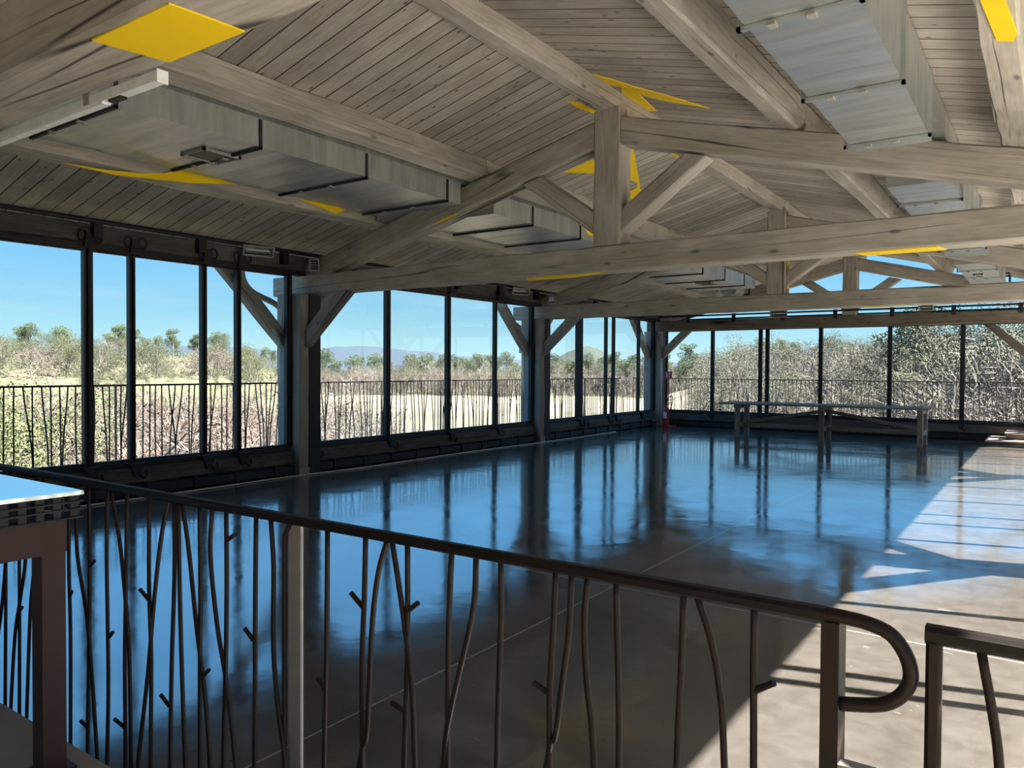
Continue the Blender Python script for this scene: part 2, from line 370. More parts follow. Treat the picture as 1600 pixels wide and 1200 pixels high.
def bank():  # unseen mound, added to hold back low sky on the right
    m = MB(); nx, ny = 14, 40
    for j in range(ny+1):
        for i in range(nx+1):
            u, v = i/nx, j/ny; hgt = 9.5*math.sin(math.pi*min(1, u*1.15))**.6*(math.sin(math.pi*v)**.25 if 0 < v < 1 else 0)
            m.v.append((13+u*14, -34+v*60, -.4+hgt*(.8+.2*math.sin(i*2.3+j*1.7)*math.cos(j*.9))))
    for j in range(ny):
        for i in range(nx): a = j*(nx+1)+i; m.face([a, a+1, a+nx+2, a+nx+1])
    stru(m.build('sky_blocker_bank', M_GRASS, None, True), 'dark bank added unseen on the right to block low sky light', 'bank')
bank()
# ceilings: two boarded slopes, eaves overhanging
OV, YE = .62, 21.7
cl = MB().prism([(XC, Y0-1, roofz(XC)), (XL-OV, Y0-1, roofz(XL-OV)), (XL-OV, Y0-1, roofz(XL-OV)+.14), (XC, Y0-1, roofz(XC)+.14)], (0, YE-Y0+1, 0)).build('ceiling', M_CEIL)
stru(cl, 'left slope of the grey boarded ceiling, rising from the left glass wall to the ridge', 'ceiling')
cr_ = MB().prism([(XC, Y0-1, roofz(XC)), (XR+OV, Y0-1, roofz(XR+OV)), (XR+OV, Y0-1, roofz(XR+OV)+.14), (XC, Y0-1, roofz(XC)+.14)], (0, YE-Y0+1, 0)).build('ceiling', M_CEIL)
stru(cr_, 'right slope of the grey boarded ceiling, behind the upper right duct', 'ceiling')
NR, NL = Vector((-.253, 0, -1)), Vector((.253, 0, -1))
def rz(p, s): return (p[0], p[1], roofz(p[0]))
for q in ([(-3.88, 6.97), (-3.70, 7.16), (-3.72, 7.42), (-3.88, 7.30)], [(-3.70, 7.16), (-3.62, 7.3), (-3.36, 7.58), (-3.02, 8.01), (-3.49, 7.81), (-3.68, 7.62)], [(-3.72, 7.3), (-3.66, 7.5), (-3.78, 8.3), (-3.88, 8.3), (-3.88, 7.6)]):
    patch('yellow_paint', [rz(p, 1) for p in q], NR, cr_)
for q in ([(-4.40, 7.30), (-4.34, 7.47), (-4.32, 7.88), (-4.37, 7.84), (-4.41, 7.55)], [(-5.45, 8.89), (-5.17, 8.92), (-4.95, 9.1), (-5.2, 9.57), (-5.50, 8.95)],
          [(-4.58, 9.10), (-4.52, 9.20), (-5.22, 10.92), (-5.60, 11.15), (-5.34, 10.68), (-5.17, 10.65), (-5.07, 10.48), (-5.084, 10.16)], [(-4.31, 9.83), (-4.2, 10.17), (-4.325, 10.24)]):
    patch('yellow_paint', [rz(p, -1) for p in q], NL, cl)

# low kerbs that carry the glass
def kerb(name, ax, pos, a0, a1, sgn, label, posts=()):
    """ax 0: runs along Y at x=pos; ax 1: runs along X at y=pos; sgn: room side"""
    def bx(m, l0, l1, d0, d1, z0, z1):
        if ax == 0: m.box((pos+sgn*d0, l0, z0), (pos+sgn*d1, l1, z1))
        else: m.box((l0, pos+sgn*d0, z0), (l1, pos+sgn*d1, z1))
    m = MB(); bx(m, a0, a1, -.10, .06, 0, .15)
    t = stru(m.build(name, M_BASE), label, 'wall')
    q0, q1 = ((pos+sgn*.02, a0, .245), (pos+sgn*.02, a1, .245)) if ax == 0 else ((a0, pos+sgn*.02, .245), (a1, pos+sgn*.02, .245))
    MB().beam(q0, q1, .20, .19, step=.5).build('kerb_timber', M_KERB, t)
    m = MB(); bx(m, a0, a1, -.06, .075, .34, .405); m.build('sill_rail', M_STEEL, t)
    m = MB(); bx(m, a0, a1, .13, .17, .02, .13)
    m.build('base_panel', M_BASE, t)
    m = MB(); l = a0+.3
    while l < a1: bx(m, l, l+.03, .06, .185, 0, .15); l += .62
    m.build('base_fin', M_BASE, t)
    return t
BAYS_ = [(Y0, 1.1), (1.62, 7.25), (7.68, 13.65), (14.08, 19.72)]
for i, (p, q) in enumerate(BAYS_):
    w_ = ['by the landing', 'in the near bay, left of the mid truss post', 'in the second bay, between the mid and third posts', 'in the far bay up to the corner post'][i]
    kerb('wall_left', 0, XL, p, q, 1, 'low weathered timber kerb under the left glass wall, '+w_)
    kerb('wall_right', 0, XR, p, q, -1, 'low kerb under the right glass wall outside the frame, '+w_)
kerb('wall_far', 1, YF, XL+.3, XR-.3, -1, 'low dark timber kerb under the far glass wall')
# overhead: weathered plate with black track and bottom frame
def plate(name, ax, pos, a0, a1, sgn, z0, label, hh=.24):
    q0, q1 = ((pos, a0, z0+.06+hh/2), (pos, a1, z0+.06+hh/2)) if ax == 0 else ((a0, pos, z0+.06+hh/2), (a1, pos, z0+.06+hh/2))
    t = stru(MB().beam(q0, q1, .18, hh, step=.5).build(name, M_KERB), label, 'beam')
    def bx(m, l0, l1, d0, d1, z0, z1):
        if ax == 0: m.box((pos+sgn*d0, l0, z0), (pos+sgn*d1, l1, z1))
        else: m.box((l0, pos+sgn*d0, z0), (l1, pos+sgn*d1, z1))
    m = MB(); bx(m, a0, a1, -.07, .10, z0, z0+.06); m.build('head_frame', M_STEEL, t)
    zt = z0+.06+hh
    if ax == 0: m = MB().tube([(pos+sgn*.16, a0, zt+.03), (pos+sgn*.16, a1, zt+.03)], .028)
    else: m = MB().tube([(a0, pos+sgn*.16, zt+.05), (a1, pos+sgn*.16, zt+.05)], .022)
    m.build('track_tube', M_STEEL, t)
    m = MB(); l = a0+.55
    while l < a1: bx(m, l, l+.10, .09, .18, zt-.16, zt+.04); l += 1.31
    m.build('track_bracket', M_STEEL, t)
    return t
pl = plate('trim_1', 0, XL, Y0, YF, 1, 2.90, 'weathered wall plate beam with black track above the left windows', .22)
pr = plate('trim_2', 0, XR, Y0, YF, -1, 2.90, 'weathered wall plate beam above the windows on the right, outside the frame', .22)

ORD = ['first', 'second', 'third', 'fourth', 'fifth', 'sixth', 'seventh', 'eighth', 'ninth', 'tenth', 'eleventh', 'twelfth', 'thirteenth', 'fourteenth', 'fifteenth', 'sixteenth', 'seventeenth', 'eighteenth', 'nineteenth', 'twentieth', 'twenty-first', 'twenty-second', 'twenty-third', 'twenty-fourth']
wn_ = [0]
def window(ax, pos, l0, l1, z0, z1, label, sgn, w0=.05, w1=.05, brackets=True):
    wn_[0] += 1
    def bx(m, a, b, d0, d1, z0, z1):
        if ax == 0: m.box((pos+sgn*d0, a, z0), (pos+sgn*d1, b, z1))
        else: m.box((a, pos+sgn*d0, z0), (b, pos+sgn*d1, z1))
    m = MB()
    bx(m, l0, l0+w0, -.035, .035, z0, z1); bx(m, l1-w1, l1, -.035, .035, z0, z1)
    bx(m, l0+w0, l1-w1, -.03, .03, z0, z0+.03); bx(m, l0+w0, l1-w1, -.03, .03, z1-.025, z1)
    t = stru(m.build('window_%d' % wn_[0], M_STEEL), label, 'window')
    m = MB(); bx(m, l0+w0, l1-w1, -.004, .004, z0+.03, z1-.025); m.build('pane', M_GLASS, t)
    if brackets:
        # roller at the head and pivot shoe at the sill
        for nm, zc in (('head_roller', z1+.10), ('foot_shoe', z0-.06)):
            m = MB(); c = l0
            def P(l, d, z): return (pos+sgn*d, l, z) if ax == 0 else (l, pos+sgn*d, z)
            if nm == 'head_roller':
                m.prism([P(c-.07, .10, zc-.09), P(c+.07, .10, zc-.09), P(c+.045, .10, zc+.07), P(c-.045, .10, zc+.07)], Vector(P(0, .04, 0))-Vector(P(0, 0, 0)))
                for dl in (-.085, .085):
                    m.tube([P(c+dl+.05*math.cos(a), .13, zc+.03+.065*math.sin(a)) for a in [i*math.pi/6 for i in range(13)]], .011, 6, caps=False)
            else:
                m.prism([P(c-.09, .125, zc+.05), P(c+.09, .125, zc+.05), P(c+.03, .125, zc-.11), P(c-.03, .125, zc-.11)], Vector(P(0, .03, 0))-Vector(P(0, 0, 0)))
                m.tube([P(c+.02, .15, zc-.09), P(c+.07, .17, zc-.14), P(c+.11, .17, zc-.10), P(c+.10, .16, zc-.04)], .012, 6)
            m.build(nm, M_STEEL, t)
    return t
LW = [-3.95, -2.4, -.95, .55, 1.55, 2.95, 4.41, 4.94, 5.90, 6.42, 7.26]
LW2 = [7.68, 9.29, 10.87, 12.35, 13.66]; LW3 = [14.08, 15.62, 15.80, 17.04, 17.45, 18.90, 19.82]
k = 0
for seq in (LW, LW2, LW3):
    for a, b in zip(seq[:-1], seq[1:]):
        thick = .075 if a in (4.41, 9.29, 10.87) else .045
        window(0, XL, a-.02, b+.0, .405, 2.90, 'tall clear glass pane in black steel frame, %s from the near end of the left wall' % ORD[k], 1, thick, .05); k += 1
FW = [-8.86, -7.50, -6.20, -6.02, -4.69, -3.11, -1.60, -.05, .86]
for k, (a, b) in enumerate(zip(FW[:-1], FW[1:])):
    window(1, YF, a, b, .405, 2.64, 'clear glass pane in black steel frame, %s from the left corner of the far wall' % ORD[k], -1, .045, .05)
RW = [-3.9, -2.4, -.9, .6, 2.0, 3.2, 4.46, 4.66, 6.03, 7.26]; RW2 = [7.68, 8.4, 9.33, 9.92, 11.0, 12.4, 13.66]; RW3 = [14.08, 15.6, 17.0, 18.5, 19.8]
k = 0
for seq in (RW, RW2, RW3):
    for a, b in zip(seq[:-1], seq[1:]):
        window(0, XR, a, b, .405, 2.90, 'clear glass pane in black steel frame, %s from the near end of the right wall' % ORD[k], -1, .03, .03, False); k += 1

# ================================================================== TIMBER FRAME
TN = ['nearest roof truss, its tie beam crossing the top left corner above a white lamp', 'big grey timber roof truss in mid view with a yellow mark under its tie beam', 'third timber roof truss, behind the mid one, below the ducts', 'farthest timber roof truss, standing in the gable above the far windows']
trusses = []
for ti, y in enumerate(TY):
    yc = y+TT/2
    t = thing('roof_truss', TN[ti], 'truss', (XC, yc, 2.63), 'timber roof trusses'); trusses.append(t)
    x0, x1 = (XL-.64, XR+.64) if ti < 3 else (XL-.3, XR+.3)
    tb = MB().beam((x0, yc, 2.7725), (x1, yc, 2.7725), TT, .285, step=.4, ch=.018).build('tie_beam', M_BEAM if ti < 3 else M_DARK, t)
    kp = MB().beam((XC, yc, 2.915), (XC, yc, 4.40), .33, TT, up=(0, 1, 0), step=.3, ch=.02).build('king_post', M_BEAM, t)
    for s in (-1, 1):
        xe = XL-.05 if s < 0 else XR+.05
        zc = .145/math.cos(SL)
        a = Vector((xe, yc, rafz(xe)-zc)); b = Vector((XC+s*.165, yc, rafz(XC+s*.165)-zc))
        r = MB().beam(a, b, TT-.02, .29, step=.4, ch=.018, e0=(1, 0, 0), e1=(1, 0, 0)).build('rafter', M_BEAM, t)
        xt = XC+s*1.0
        st = MB().beam((XC+s*.165, yc, 3.17), (xt, yc, rafz(xt)-.33), TT-.05, .20, step=.3, e0=(1, 0, 0), e1=(.253*s*-1, 0, -1)).build('strut', M_BEAM, t)
        if ti == 1 and s < 0:
            patch('yellow_paint', [(-6.507, y+.01, 3.40), (-6.357, y+.01, 3.455), (-6.115, y+.01, 3.50), (-6.19, y+.01, 3.455)], (0, -1, 0), r)
    if ti == 0: patch('yellow_paint', [(-2.597, 1.283, 2.63), (-2.145, 1.283, 2.63), (-2.12, 1.527, 2.63), (-2.55, 1.527, 2.63)], (0, 0, -1), tb)
    if ti == 1:
        patch('yellow_paint', [(-5.05, 7.51, 2.63), (-3.99, 7.51, 2.63), (-4.53, 7.75, 2.63), (-5.2, 7.75, 2.63)], (0, 0, -1), tb)
        patch('yellow_paint', [(-1.46, 7.51, 2.63), (-.80, 7.51, 2.63), (-.75, 7.75, 2.63), (-1.41, 7.75, 2.63)], (0, 0, -1), tb)
    if ti == 2:
        patch('yellow_paint', [(-3.828, 13.98, 3.0), (-3.828, 14.06, 3.0), (-3.828, 14.06, 3.5), (-3.828, 13.94, 3.6)], (1, 0, 0), kp)
        patch('yellow_paint', [(-2.6, 13.93, 2.63), (-1.9, 13.93, 2.63), (-1.9, 14.0, 2.63), (-2.6, 13.99, 2.63)], (0, 0, -1), tb)
# far head beam carries a black track: trim on the far truss line
def farhead():
    t = stru(MB().box((XL, YF-.10, 2.63), (XR, YF+.07, 2.70)).build('trim_3', M_STEEL), 'black head frame and track over the far windows', 'trim')
    MB().tube([(XL+.1, YF-.22, 3.03), (XR-.1, YF-.22, 3.03)], .022).build('track_tube', M_STEEL, t)
    m = MB(); x = XL+.9
    while x < XR: m.box((x, YF-.245, 2.84), (x+.09, YF-.20, 3.06)); x += 1.27
    m.build('track_bracket', M_STEEL, t)
farhead()
# gable glazing above the far truss
def gable():
    zb = 2.93
    t = stru(MB().box((XL+.2, YF-.03, zb), (XR-.2, YF+.03, zb+.035)).build('window_90', M_STEEL), 'triangular glazed gable above the far windows, sky behind', 'window')
    MB().prism([(XL+.3, YF-.004, zb+.035), (XR-.3, YF-.004, zb+.035), (XR-.3, YF-.004, roofz(XR-.3)-.02), (XC, YF-.004, roofz(XC)-.02), (XL+.3, YF-.004, roofz(XL+.3)-.02)], (0, .008, 0)).build('pane', M_GLASS, t)
gable()
# purlins and ridge beam, one piece per bay
YB = [-5.0, 1.405, 7.63, 14.03, 21.6]
BAYN = ['over the landing', 'in the near bay, between the nearest and the mid truss', 'in the second bay, between the mid and the third truss', 'in the far bay, beyond the third truss']
PX = [(-5.81, 'upper left purlin'), (-7.5, 'lower left purlin'), (-2.08, 'upper right purlin'), (-.25, 'lower right purlin')]
for bi in range(4):
    ya, yb = YB[bi]+.004, YB[bi+1]-.004
    zr = (4.40+4.62)/2
    o = MB().beam((XC, ya, zr-.004), (XC, yb, zr-.004), .20, .21, step=.4, ch=.015).build('ridge_beam', M_BEAM)
    tag(o, 'grey timber ridge beam under the roof peak, '+BAYN[bi], 'beam', 'ridge beams')
    for px, nm in PX:
        s = 1 if px > XC else -1
        up = Vector((.253*s, 0, 1)).normalized()
        hh = (.28*math.cos(SL))-.008
        c = Vector((px, 0, rafz(px)))+up*(hh/2+.004)
        o = MB().beam((c.x, ya, c.z), (c.x, yb, c.z), .22, hh, up=up, step=.4, ch=.02, jit=.008).build('purlin_beam', M_BEAM)
        tag(o, 'grey timber %s, %s' % (nm, BAYN[bi]), 'beam', 'timber purlins')
        sd = Vector((1, 0, -.253*s)).normalized()
        if bi == 1 and px == -7.5:
            f0 = c+sd*.112
            def fp_(yv, z): return tuple(f0+up*((z-f0.z)/up.z)+Vector((0, yv, 0)))
            patch('yellow_paint', [fp_(a, b) for a, b in [(3.38, 3.40), (3.77, 3.42), (4.15, 3.47), (4.40, 3.53), (4.536, 3.62), (5.40, 3.62), (4.67, 3.48), (3.86, 3.39)]], sd, o)
            patch('yellow_paint', [fp_(a, b) for a, b in [(5.86, 3.61), (6.92, 3.62), (6.67, 3.50)]], sd, o)
        if bi == 1 and px == -5.81:
            f0 = c+sd*.112
            patch('yellow_paint', [tuple(f0+up*z+Vector((0, yv, 0))) for yv, z in [(3.30, -.02), (3.44, -.08), (3.34, -.09)]], sd, o)
        if bi == 1 and px == -.25:
            f0 = c-up*(hh/2+.002)
            patch('yellow_paint', [tuple(f0+sd*a+Vector((0, yv, 0))) for a, yv in [(-.08, 4.2), (.02, 4.2), (.09, 4.95), (.07, 5.06), (-.01, 5.06)]], -up, o)
# timber posts with knee braces
PN = ['hidden near the landing', 'weathered timber post with two knee braces carrying the mid truss at the left wall', 'weathered timber post with knee braces carrying the third truss at the left wall', 'weathered corner post with knee braces where the left and far glass walls meet']
def post(x, y, sx, label, corner=False):
    """pale shaft half outside the glass, black steel column behind it, three knee braces"""
    yc = y-.12
    t = thing('timber_column', label, 'post', (x, yc, 0), 'timber posts')
    xa, xb = x-sx*.29, x+sx*.225
    MB().beam(((xa+xb)/2, yc, .0), ((xa+xb)/2, yc, 2.62), abs(xb-xa), .17, up=(0, 1, 0), step=.4, ch=.015).build('post_shaft', M_POST, t)
    xo = x-sx*.16
    for dy in (-1, 1):
        if corner and dy > 0: continue
        MB().beam((xo, yc+dy*.06, 1.93), (xo, yc+dy*1.10, 2.96), .15, .19, step=.3, e0=(0, 1, 0), e1=(0, 0, 1)).build('knee_brace', M_POST, t)
    MB().beam((x+sx*.17, yc+.07, 1.93), (x+sx*.90, yc+.17, 2.64), .15, .20, step=.3, e0=(1, 0, 0), e1=(0, 0, 1)).build('knee_brace', M_POST, t)
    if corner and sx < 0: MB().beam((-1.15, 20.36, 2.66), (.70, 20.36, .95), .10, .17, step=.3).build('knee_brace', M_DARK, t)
    MB().box((x+sx*.226, yc-.10, .0), (x+sx*.24, yc+.08, .10)).build('shoe_plate', M_PLATE, t)
    MB().box((x+sx*.03, yc+.09, .0), (x+sx*.225, yc+.30, 2.62)).build('steel_column', M_STEEL, t)
    MB().box((x-.06, yc-.135, .405), (x+.06, yc-.09, 2.9)).build('closing_stile', M_STEEL, t)
    return t
post(XL, TY[1], 1, PN[1]); post(XL, TY[2], 1, PN[2]); 
pc = post(XL, TY[3], 1, PN[3], True)
for i, n in ((1, 'post carrying the right end of the mid truss, outside the frame, casting the funnel shadow'), (2, 'post carrying the right end of the third truss, outside the frame'), (3, 'far right corner post with a dark knee brace at the picture edge')):
    post(XR, TY[i], -1, n, i == 3)
post(XL, TY[0], 1, 'post carrying the nearest truss at the left wall, left of the frame'); post(XR, TY[0], -1, 'post carrying the nearest truss on the right, outside the frame')
# ================================================================== AIR DUCTS
def duct(name, xa, xb, zb, label, hang_left):
    """galvanised duct in the bays between purlins; xa<xb, flat bottom at zb, top follows the roof"""
    t = thing('air_duct', label, 'duct', ((xa+xb)/2, 7, zb), 'galvanised air ducts')
    bays = [(1.75, 7.36 if hang_left else 6.62), (8.05, 13.55), (14.5, 18.9)]
    for bi, (ya, yb) in enumerate(bays):
        prof = [(xb, zb+.26), (xb-.085, roofz(xb-.085)-.015), (xa, roofz(xa)-.015)] if hang_left else [(xb, roofz(xb)-.015), (xa, roofz(xa)-.015)]
        m = MB(); nn = max(2, int((yb-ya)/.17)); k = 2+len(prof)
        for i in range(nn+1):       # shallow stiffening folds across the sheet
            y = ya+(yb-ya)*i/nn; f = .007 if i % 2 and i < nn else 0
            m.v += [(xa+.02, y, zb+f), (xb-.0, y, zb+f)]+[(x, y, z) for x, z in prof]
        for i in range(nn):
            for j in range(k): j2 = (j+1) % k; m.face([i*k+j, i*k+j2, (i+1)*k+j2, (i+1)*k+j])
        m.face(list(range(k))[::-1]); m.face([nn*k+j for j in range(k)])
        m.build('duct_section', M_GALV, t)
        if bi < 2:
            yn = bays[bi+1][0]; xn = xb-.085 if hang_left else xb
            MB().prism([(xa, yb, rafz(xa)+.03), (xn, yb, rafz(xn)+.03), (xn, yb, roofz(xn)-.02), (xa, yb, roofz(xa)-.02)], (0, yn-yb, 0)).build('duct_neck', M_GALV, t)
        y = (3.10 if hang_left else 3.88) if bi == 0 else ya+.9
        st = 1.33 if hang_left else 1.25; n = 0
        while y < yb:
            m = MB(); e = .022
            m.box((xa-(.0 if hang_left else e), y, zb-e), (xb+(.012 if hang_left else e), y+.03, zb)); m.box((xb, y, zb-e), (xb+(.012 if hang_left else e), y+.03, zb+.25 if hang_left else roofz(xb)-.02)); (None if hang_left else m.box((xa-e, y, zb-e), (xa, y+.03, roofz(xa)-.02)))
            f = m.build('flange', M_BASE if hang_left else M_GALV, t)
            for q in (.28, .62): MB().box((xa+(xb-xa)*q-.02, y-.02, zb-.036), (xa+(xb-xa)*q+.02, y+.04, zb-.02)).build('flange_clip', M_PLATE, f)
            y += st; n += 1
        gy = ([4.34, 12.35, 17.2] if hang_left else [3.1, 9.9, 16.2])[bi]; gx = -6.55 if hang_left else -1.05
        m = MB(); w, l = (.185, .40) if hang_left else (.075, .36)
        for b in (((gx-w, gy-l/2, 0), (gx+w, gy-l/2+.025, 0)), ((gx-w, gy+l/2-.025, 0), (gx+w, gy+l/2, 0)), ((gx-w, gy-l/2, 0), (gx-w+.025, gy+l/2, 0)), ((gx+w-.025, gy-l/2, 0), (gx+w, gy+l/2, 0))):
            m.box((b[0][0], b[0][1], zb-.028), (b[1][0], b[1][1], zb-.001))
        g = m.build('air_grille', M_PLATE, t)
        m = MB().box((gx-w+.02, gy-l/2+.02, zb-.006), (gx+w-.02, gy+l/2-.02, zb-.002)); m.build('grille_throat', M_BASE, g)
        m = MB(); k = 0
        while gy-l/2+.04+k*.024 < gy+l/2-.03:
            yy = gy-l/2+.04+k*.024; m.box((gx-w+.025, yy, zb-.018), (gx+w-.025, yy+.005, zb-.006)); k += 1
        m.build('grille_slats', M_PLATE, g)
    return t
dl = duct('l', -7.375, -5.945, 3.57, 'wide galvanised air duct along the left roof slope, between two purlins', True)
dr = duct('r', -1.31, -.75, 3.30, 'narrower galvanised air duct on the right roof slope, upper right of the photo', False)
patch('yellow_paint', [(-5.943, 10.35, 3.80), (-5.943, 10.6, 3.81), (-5.943, 10.75, 3.66), (-5.943, 10.55, 3.66)], (1, 0, 0), dl)
def fan(xc, yc, zc, label):
    t = thing('duct_fan', label, 'fan', (xc, yc, zc), 'duct fans')
    MB().tube([(xc, yc-.33, zc), (xc, yc+.3, zc)], .22, 18).build('fan_drum', M_GALV, t)
    m = MB()
    for dx in (-.3, .3):
        m.tube(smooth_path([(xc+dx, yc-.3, zc+.27), (xc+dx, yc+.3, zc+.27), (xc+dx, yc+.36, zc+.2), (xc+dx, yc+.36, zc-.2), (xc+dx, yc+.3, zc-.27), (xc+dx, yc-.3, zc-.27)], 3), .022, 6)
    for dz in (-.12, .1): m.tube([(xc-.3, yc+.36, zc+dz), (xc+.3, yc+.36, zc+dz)], .018, 6)
    for dy in (-.3, .3): m.tube([(xc-.3, yc+dy, zc+.27), (xc+.3, yc+dy, zc+.27)], .018, 6)
    m.build('fan_frame', M_STEEL, t)
    for dx in (-.2, .2): MB().tube([(xc+dx, yc, zc+.27), (xc+dx, yc, roofz(xc+dx))], .006, 5).build('hanger_rod', M_STEEL, t)
fan(-6.62, 19.25, 3.62, 'hanging round fan in a black tube frame at the far end of the left duct')
fan(-1.0, 19.25, 3.33, 'grey fan at the far end of the right duct')

# ================================================================== LAMPS
def lamp_bar():
    t = thing('linear_lamp', 'long white lamp channel fixed along the nearest tie beam, top left corner', 'lamp', (-4.3, 1.58, 2.63))
    x0, x1, y0, y1 = -6.0, -2.665, 1.55, 1.59
    MB().box((x0, y0, 2.594), (x1-.006, y1, 2.632)).build('lamp_channel', M_LAMP, t)
    MB().box((x1-.006, y0-.002, 2.586), (x1, y1+.002, 2.634)).build('end_cap', M_LAMP, t)
    MB().box((x0+.02, y0+.003, 2.586), (x1-.4, y1-.003, 2.594)).build('diffuser', M_WHITE, t)
    MB().box((x1-.36, y0+.006, 2.585), (x1-.27, y1-.006, 2.594)).build('connector', M_BLACK, t)
    for x in (-5.2, -4.2, -3.2): MB().box((x, 1.545, 2.60), (x+.04, 1.553, 2.70)).build('clip', M_PLATE, t)
lamp_bar()
def flood(c, d, w, h, label, bars=False):
    """flood lamp: frame, reflector trough, tube; faces along d"""
    c = Vector(c); d = Vector(d).normalized(); sx = d.cross(Vector((0, 0, 1))).normalized(); up = sx.cross(d)
    t = thing('flood_lamp', label, 'lamp', tuple(c), 'flood lamps')
    def P(x, y, z): return c+sx*x+up*y+d*z
    def ob(m, x0, x1, y0, y1, z0, z1): m.prism([P(x0, y0, z0), P(x1, y0, z0), P(x1, y1, z0), P(x0, y1, z0)], d*(z1-z0))
    m = MB(); b = .018
    ob(m, -w/2, w/2, h/2-b, h/2, -.02, .02); ob(m, -w/2, w/2, -h/2, -h/2+b, -.02, .02); ob(m, -w/2, -w/2+b, -h/2+b, h/2-b, -.02, .02); ob(m, w/2-b, w/2, -h/2+b, h/2-b, -.02, .02)
    m.build('lamp_frame', M_FRAME, t)
    m = MB()
    for a0, z0, a1, z1 in ((-h/2+b, 0, -h*.25, -.05), (-h*.25, -.05, h*.25, -.05), (h*.25, -.05, h/2-b, 0)):
        m.prism([P(-w/2+b, a0, z0), P(w/2-b, a0, z0), P(w/2-b, a1, z1), P(-w/2+b, a1, z1)], d*.004)
    m.build('reflector', M_REFL, t)
    if bars:
        m = MB()
        for k in range(4): q = -h/2+h*(k+.7)/4.4; ob(m, -w/2+b, w/2-b, q-.006, q+.006, .0, .012)
        m.build('guard_bars', M_STEEL, t)
    else: MB().tube([P(-w/2+.05, 0, -.02), P(w/2-.05, 0, -.02)], .009, 8).build('lamp_tube', M_WHITE, t)
    m = MB(); ob(m, -w*.32, w*.32, -h*.3, h*.3, -.12, -.052); m.build('lamp_housing', M_STEEL, t)
    MB().tube([P(0, 0, -.10), P(0, .02, -.22)], .012, 6).build('bracket', M_STEEL, t)
flood((-8.80, 6.55, 3.13), (1, -.35, -.55), .42, .15, 'white framed flood lamp under the ceiling left of the mid truss post')
flood((-8.62, 7.36, 3.02), (.75, -.9, -.25), .15, .17, 'small barred lamp on the foot of the mid truss rafter', True)
flood((-8.80, 12.85, 3.13), (1, -.35, -.55), .42, .15, 'flood lamp under the ceiling left of the third truss post')
flood((-8.62, 13.76, 3.02), (.75, -.9, -.25), .15, .17, 'small barred lamp on the foot of the third truss rafter', True)
flood((-5.6, 19.72, 2.98), (.1, -1, -.3), .42, .19, 'grey flood lamp on the track above the far windows')
flood((-2.3, 19.72, 3.0), (-.1, -1, -.3), .30, .15, 'small flood lamp high above the far windows, right of the others')

# rainwater pipes outside the left posts
for y, nm in ((TY[1], 'mid'), (TY[2], 'third')):
    o = MB().tube(smooth_path([(-9.62, y-.62, 3.1), (-9.62, y-.60, 2.84), (-9.60, y-.45, 2.66), (-9.52, y-.10, 2.50), (-9.47, y-.04, 2.35), (-9.47, y-.04, 1.9)], 5), .045, 10).build('drain_pipe', M_PLATE, None, True)
    tag(o, 'grey bent rainwater pipe outside the glass beside the %s truss post' % nm, 'pipe', 'rainwater pipes')

# ================================================================== FURNITURE
def trestle_table():
    x0, x1, y0, y1, zt = -6.3, -1.95, 17.35, 18.35, .80
    t = thing('trestle_table', 'long bleached wooden trestle table standing before the far windows', 'table', ((x0+x1)/2, (y0+y1)/2, 0))
    nb = 5
    for k in range(nb):
        w = (y1-y0)/nb; y = y0+w*(k+.5)
        MB().beam((x0+random.uniform(0, .04), y, zt-.02), (x1-random.uniform(0, .04), y, zt-.02), w-.006, .04, ch=.004, jit=.001).build('top_plank', M_TABLE, t)
    ya, yb = y0+.16, y1-.16
    for x in (x0+.42, (x0+x1)/2+.1, x1-.16):
        for y in (ya, yb): MB().beam((x, y, 0), (x, y, zt-.13), .10, .10, up=(0, 1, 0), ch=.008, jit=.002).build('leg', M_TABLE, t)
        MB().beam((x, y0+.04, zt-.085), (x, y1-.04, zt-.085), .10, .09, ch=.008, jit=.001).build('cross_bearer', M_TABLE, t)
        MB().beam((x+.02, ya, .27), (x+.02, yb, .27), .05, .11, ch=.006, jit=.001).build('leg_rail', M_TABLE, t)
    xm = (x0+x1)/2+.1
    ym = (ya+yb)/2
    MB().beam((x0+.42, ym, .27), (x1-.16, ym, .27), .05, .09, ch=.006, jit=.001).build('stretcher', M_TABLE, t)
    for xe in (x0+.42, x1-.16): MB().beam((xm, ym+.06, zt-.14), (xe, ym+.06, .33), .04, .075, ch=.005, jit=.001).build('diagonal_brace', M_TABLE, t)
trestle_table()
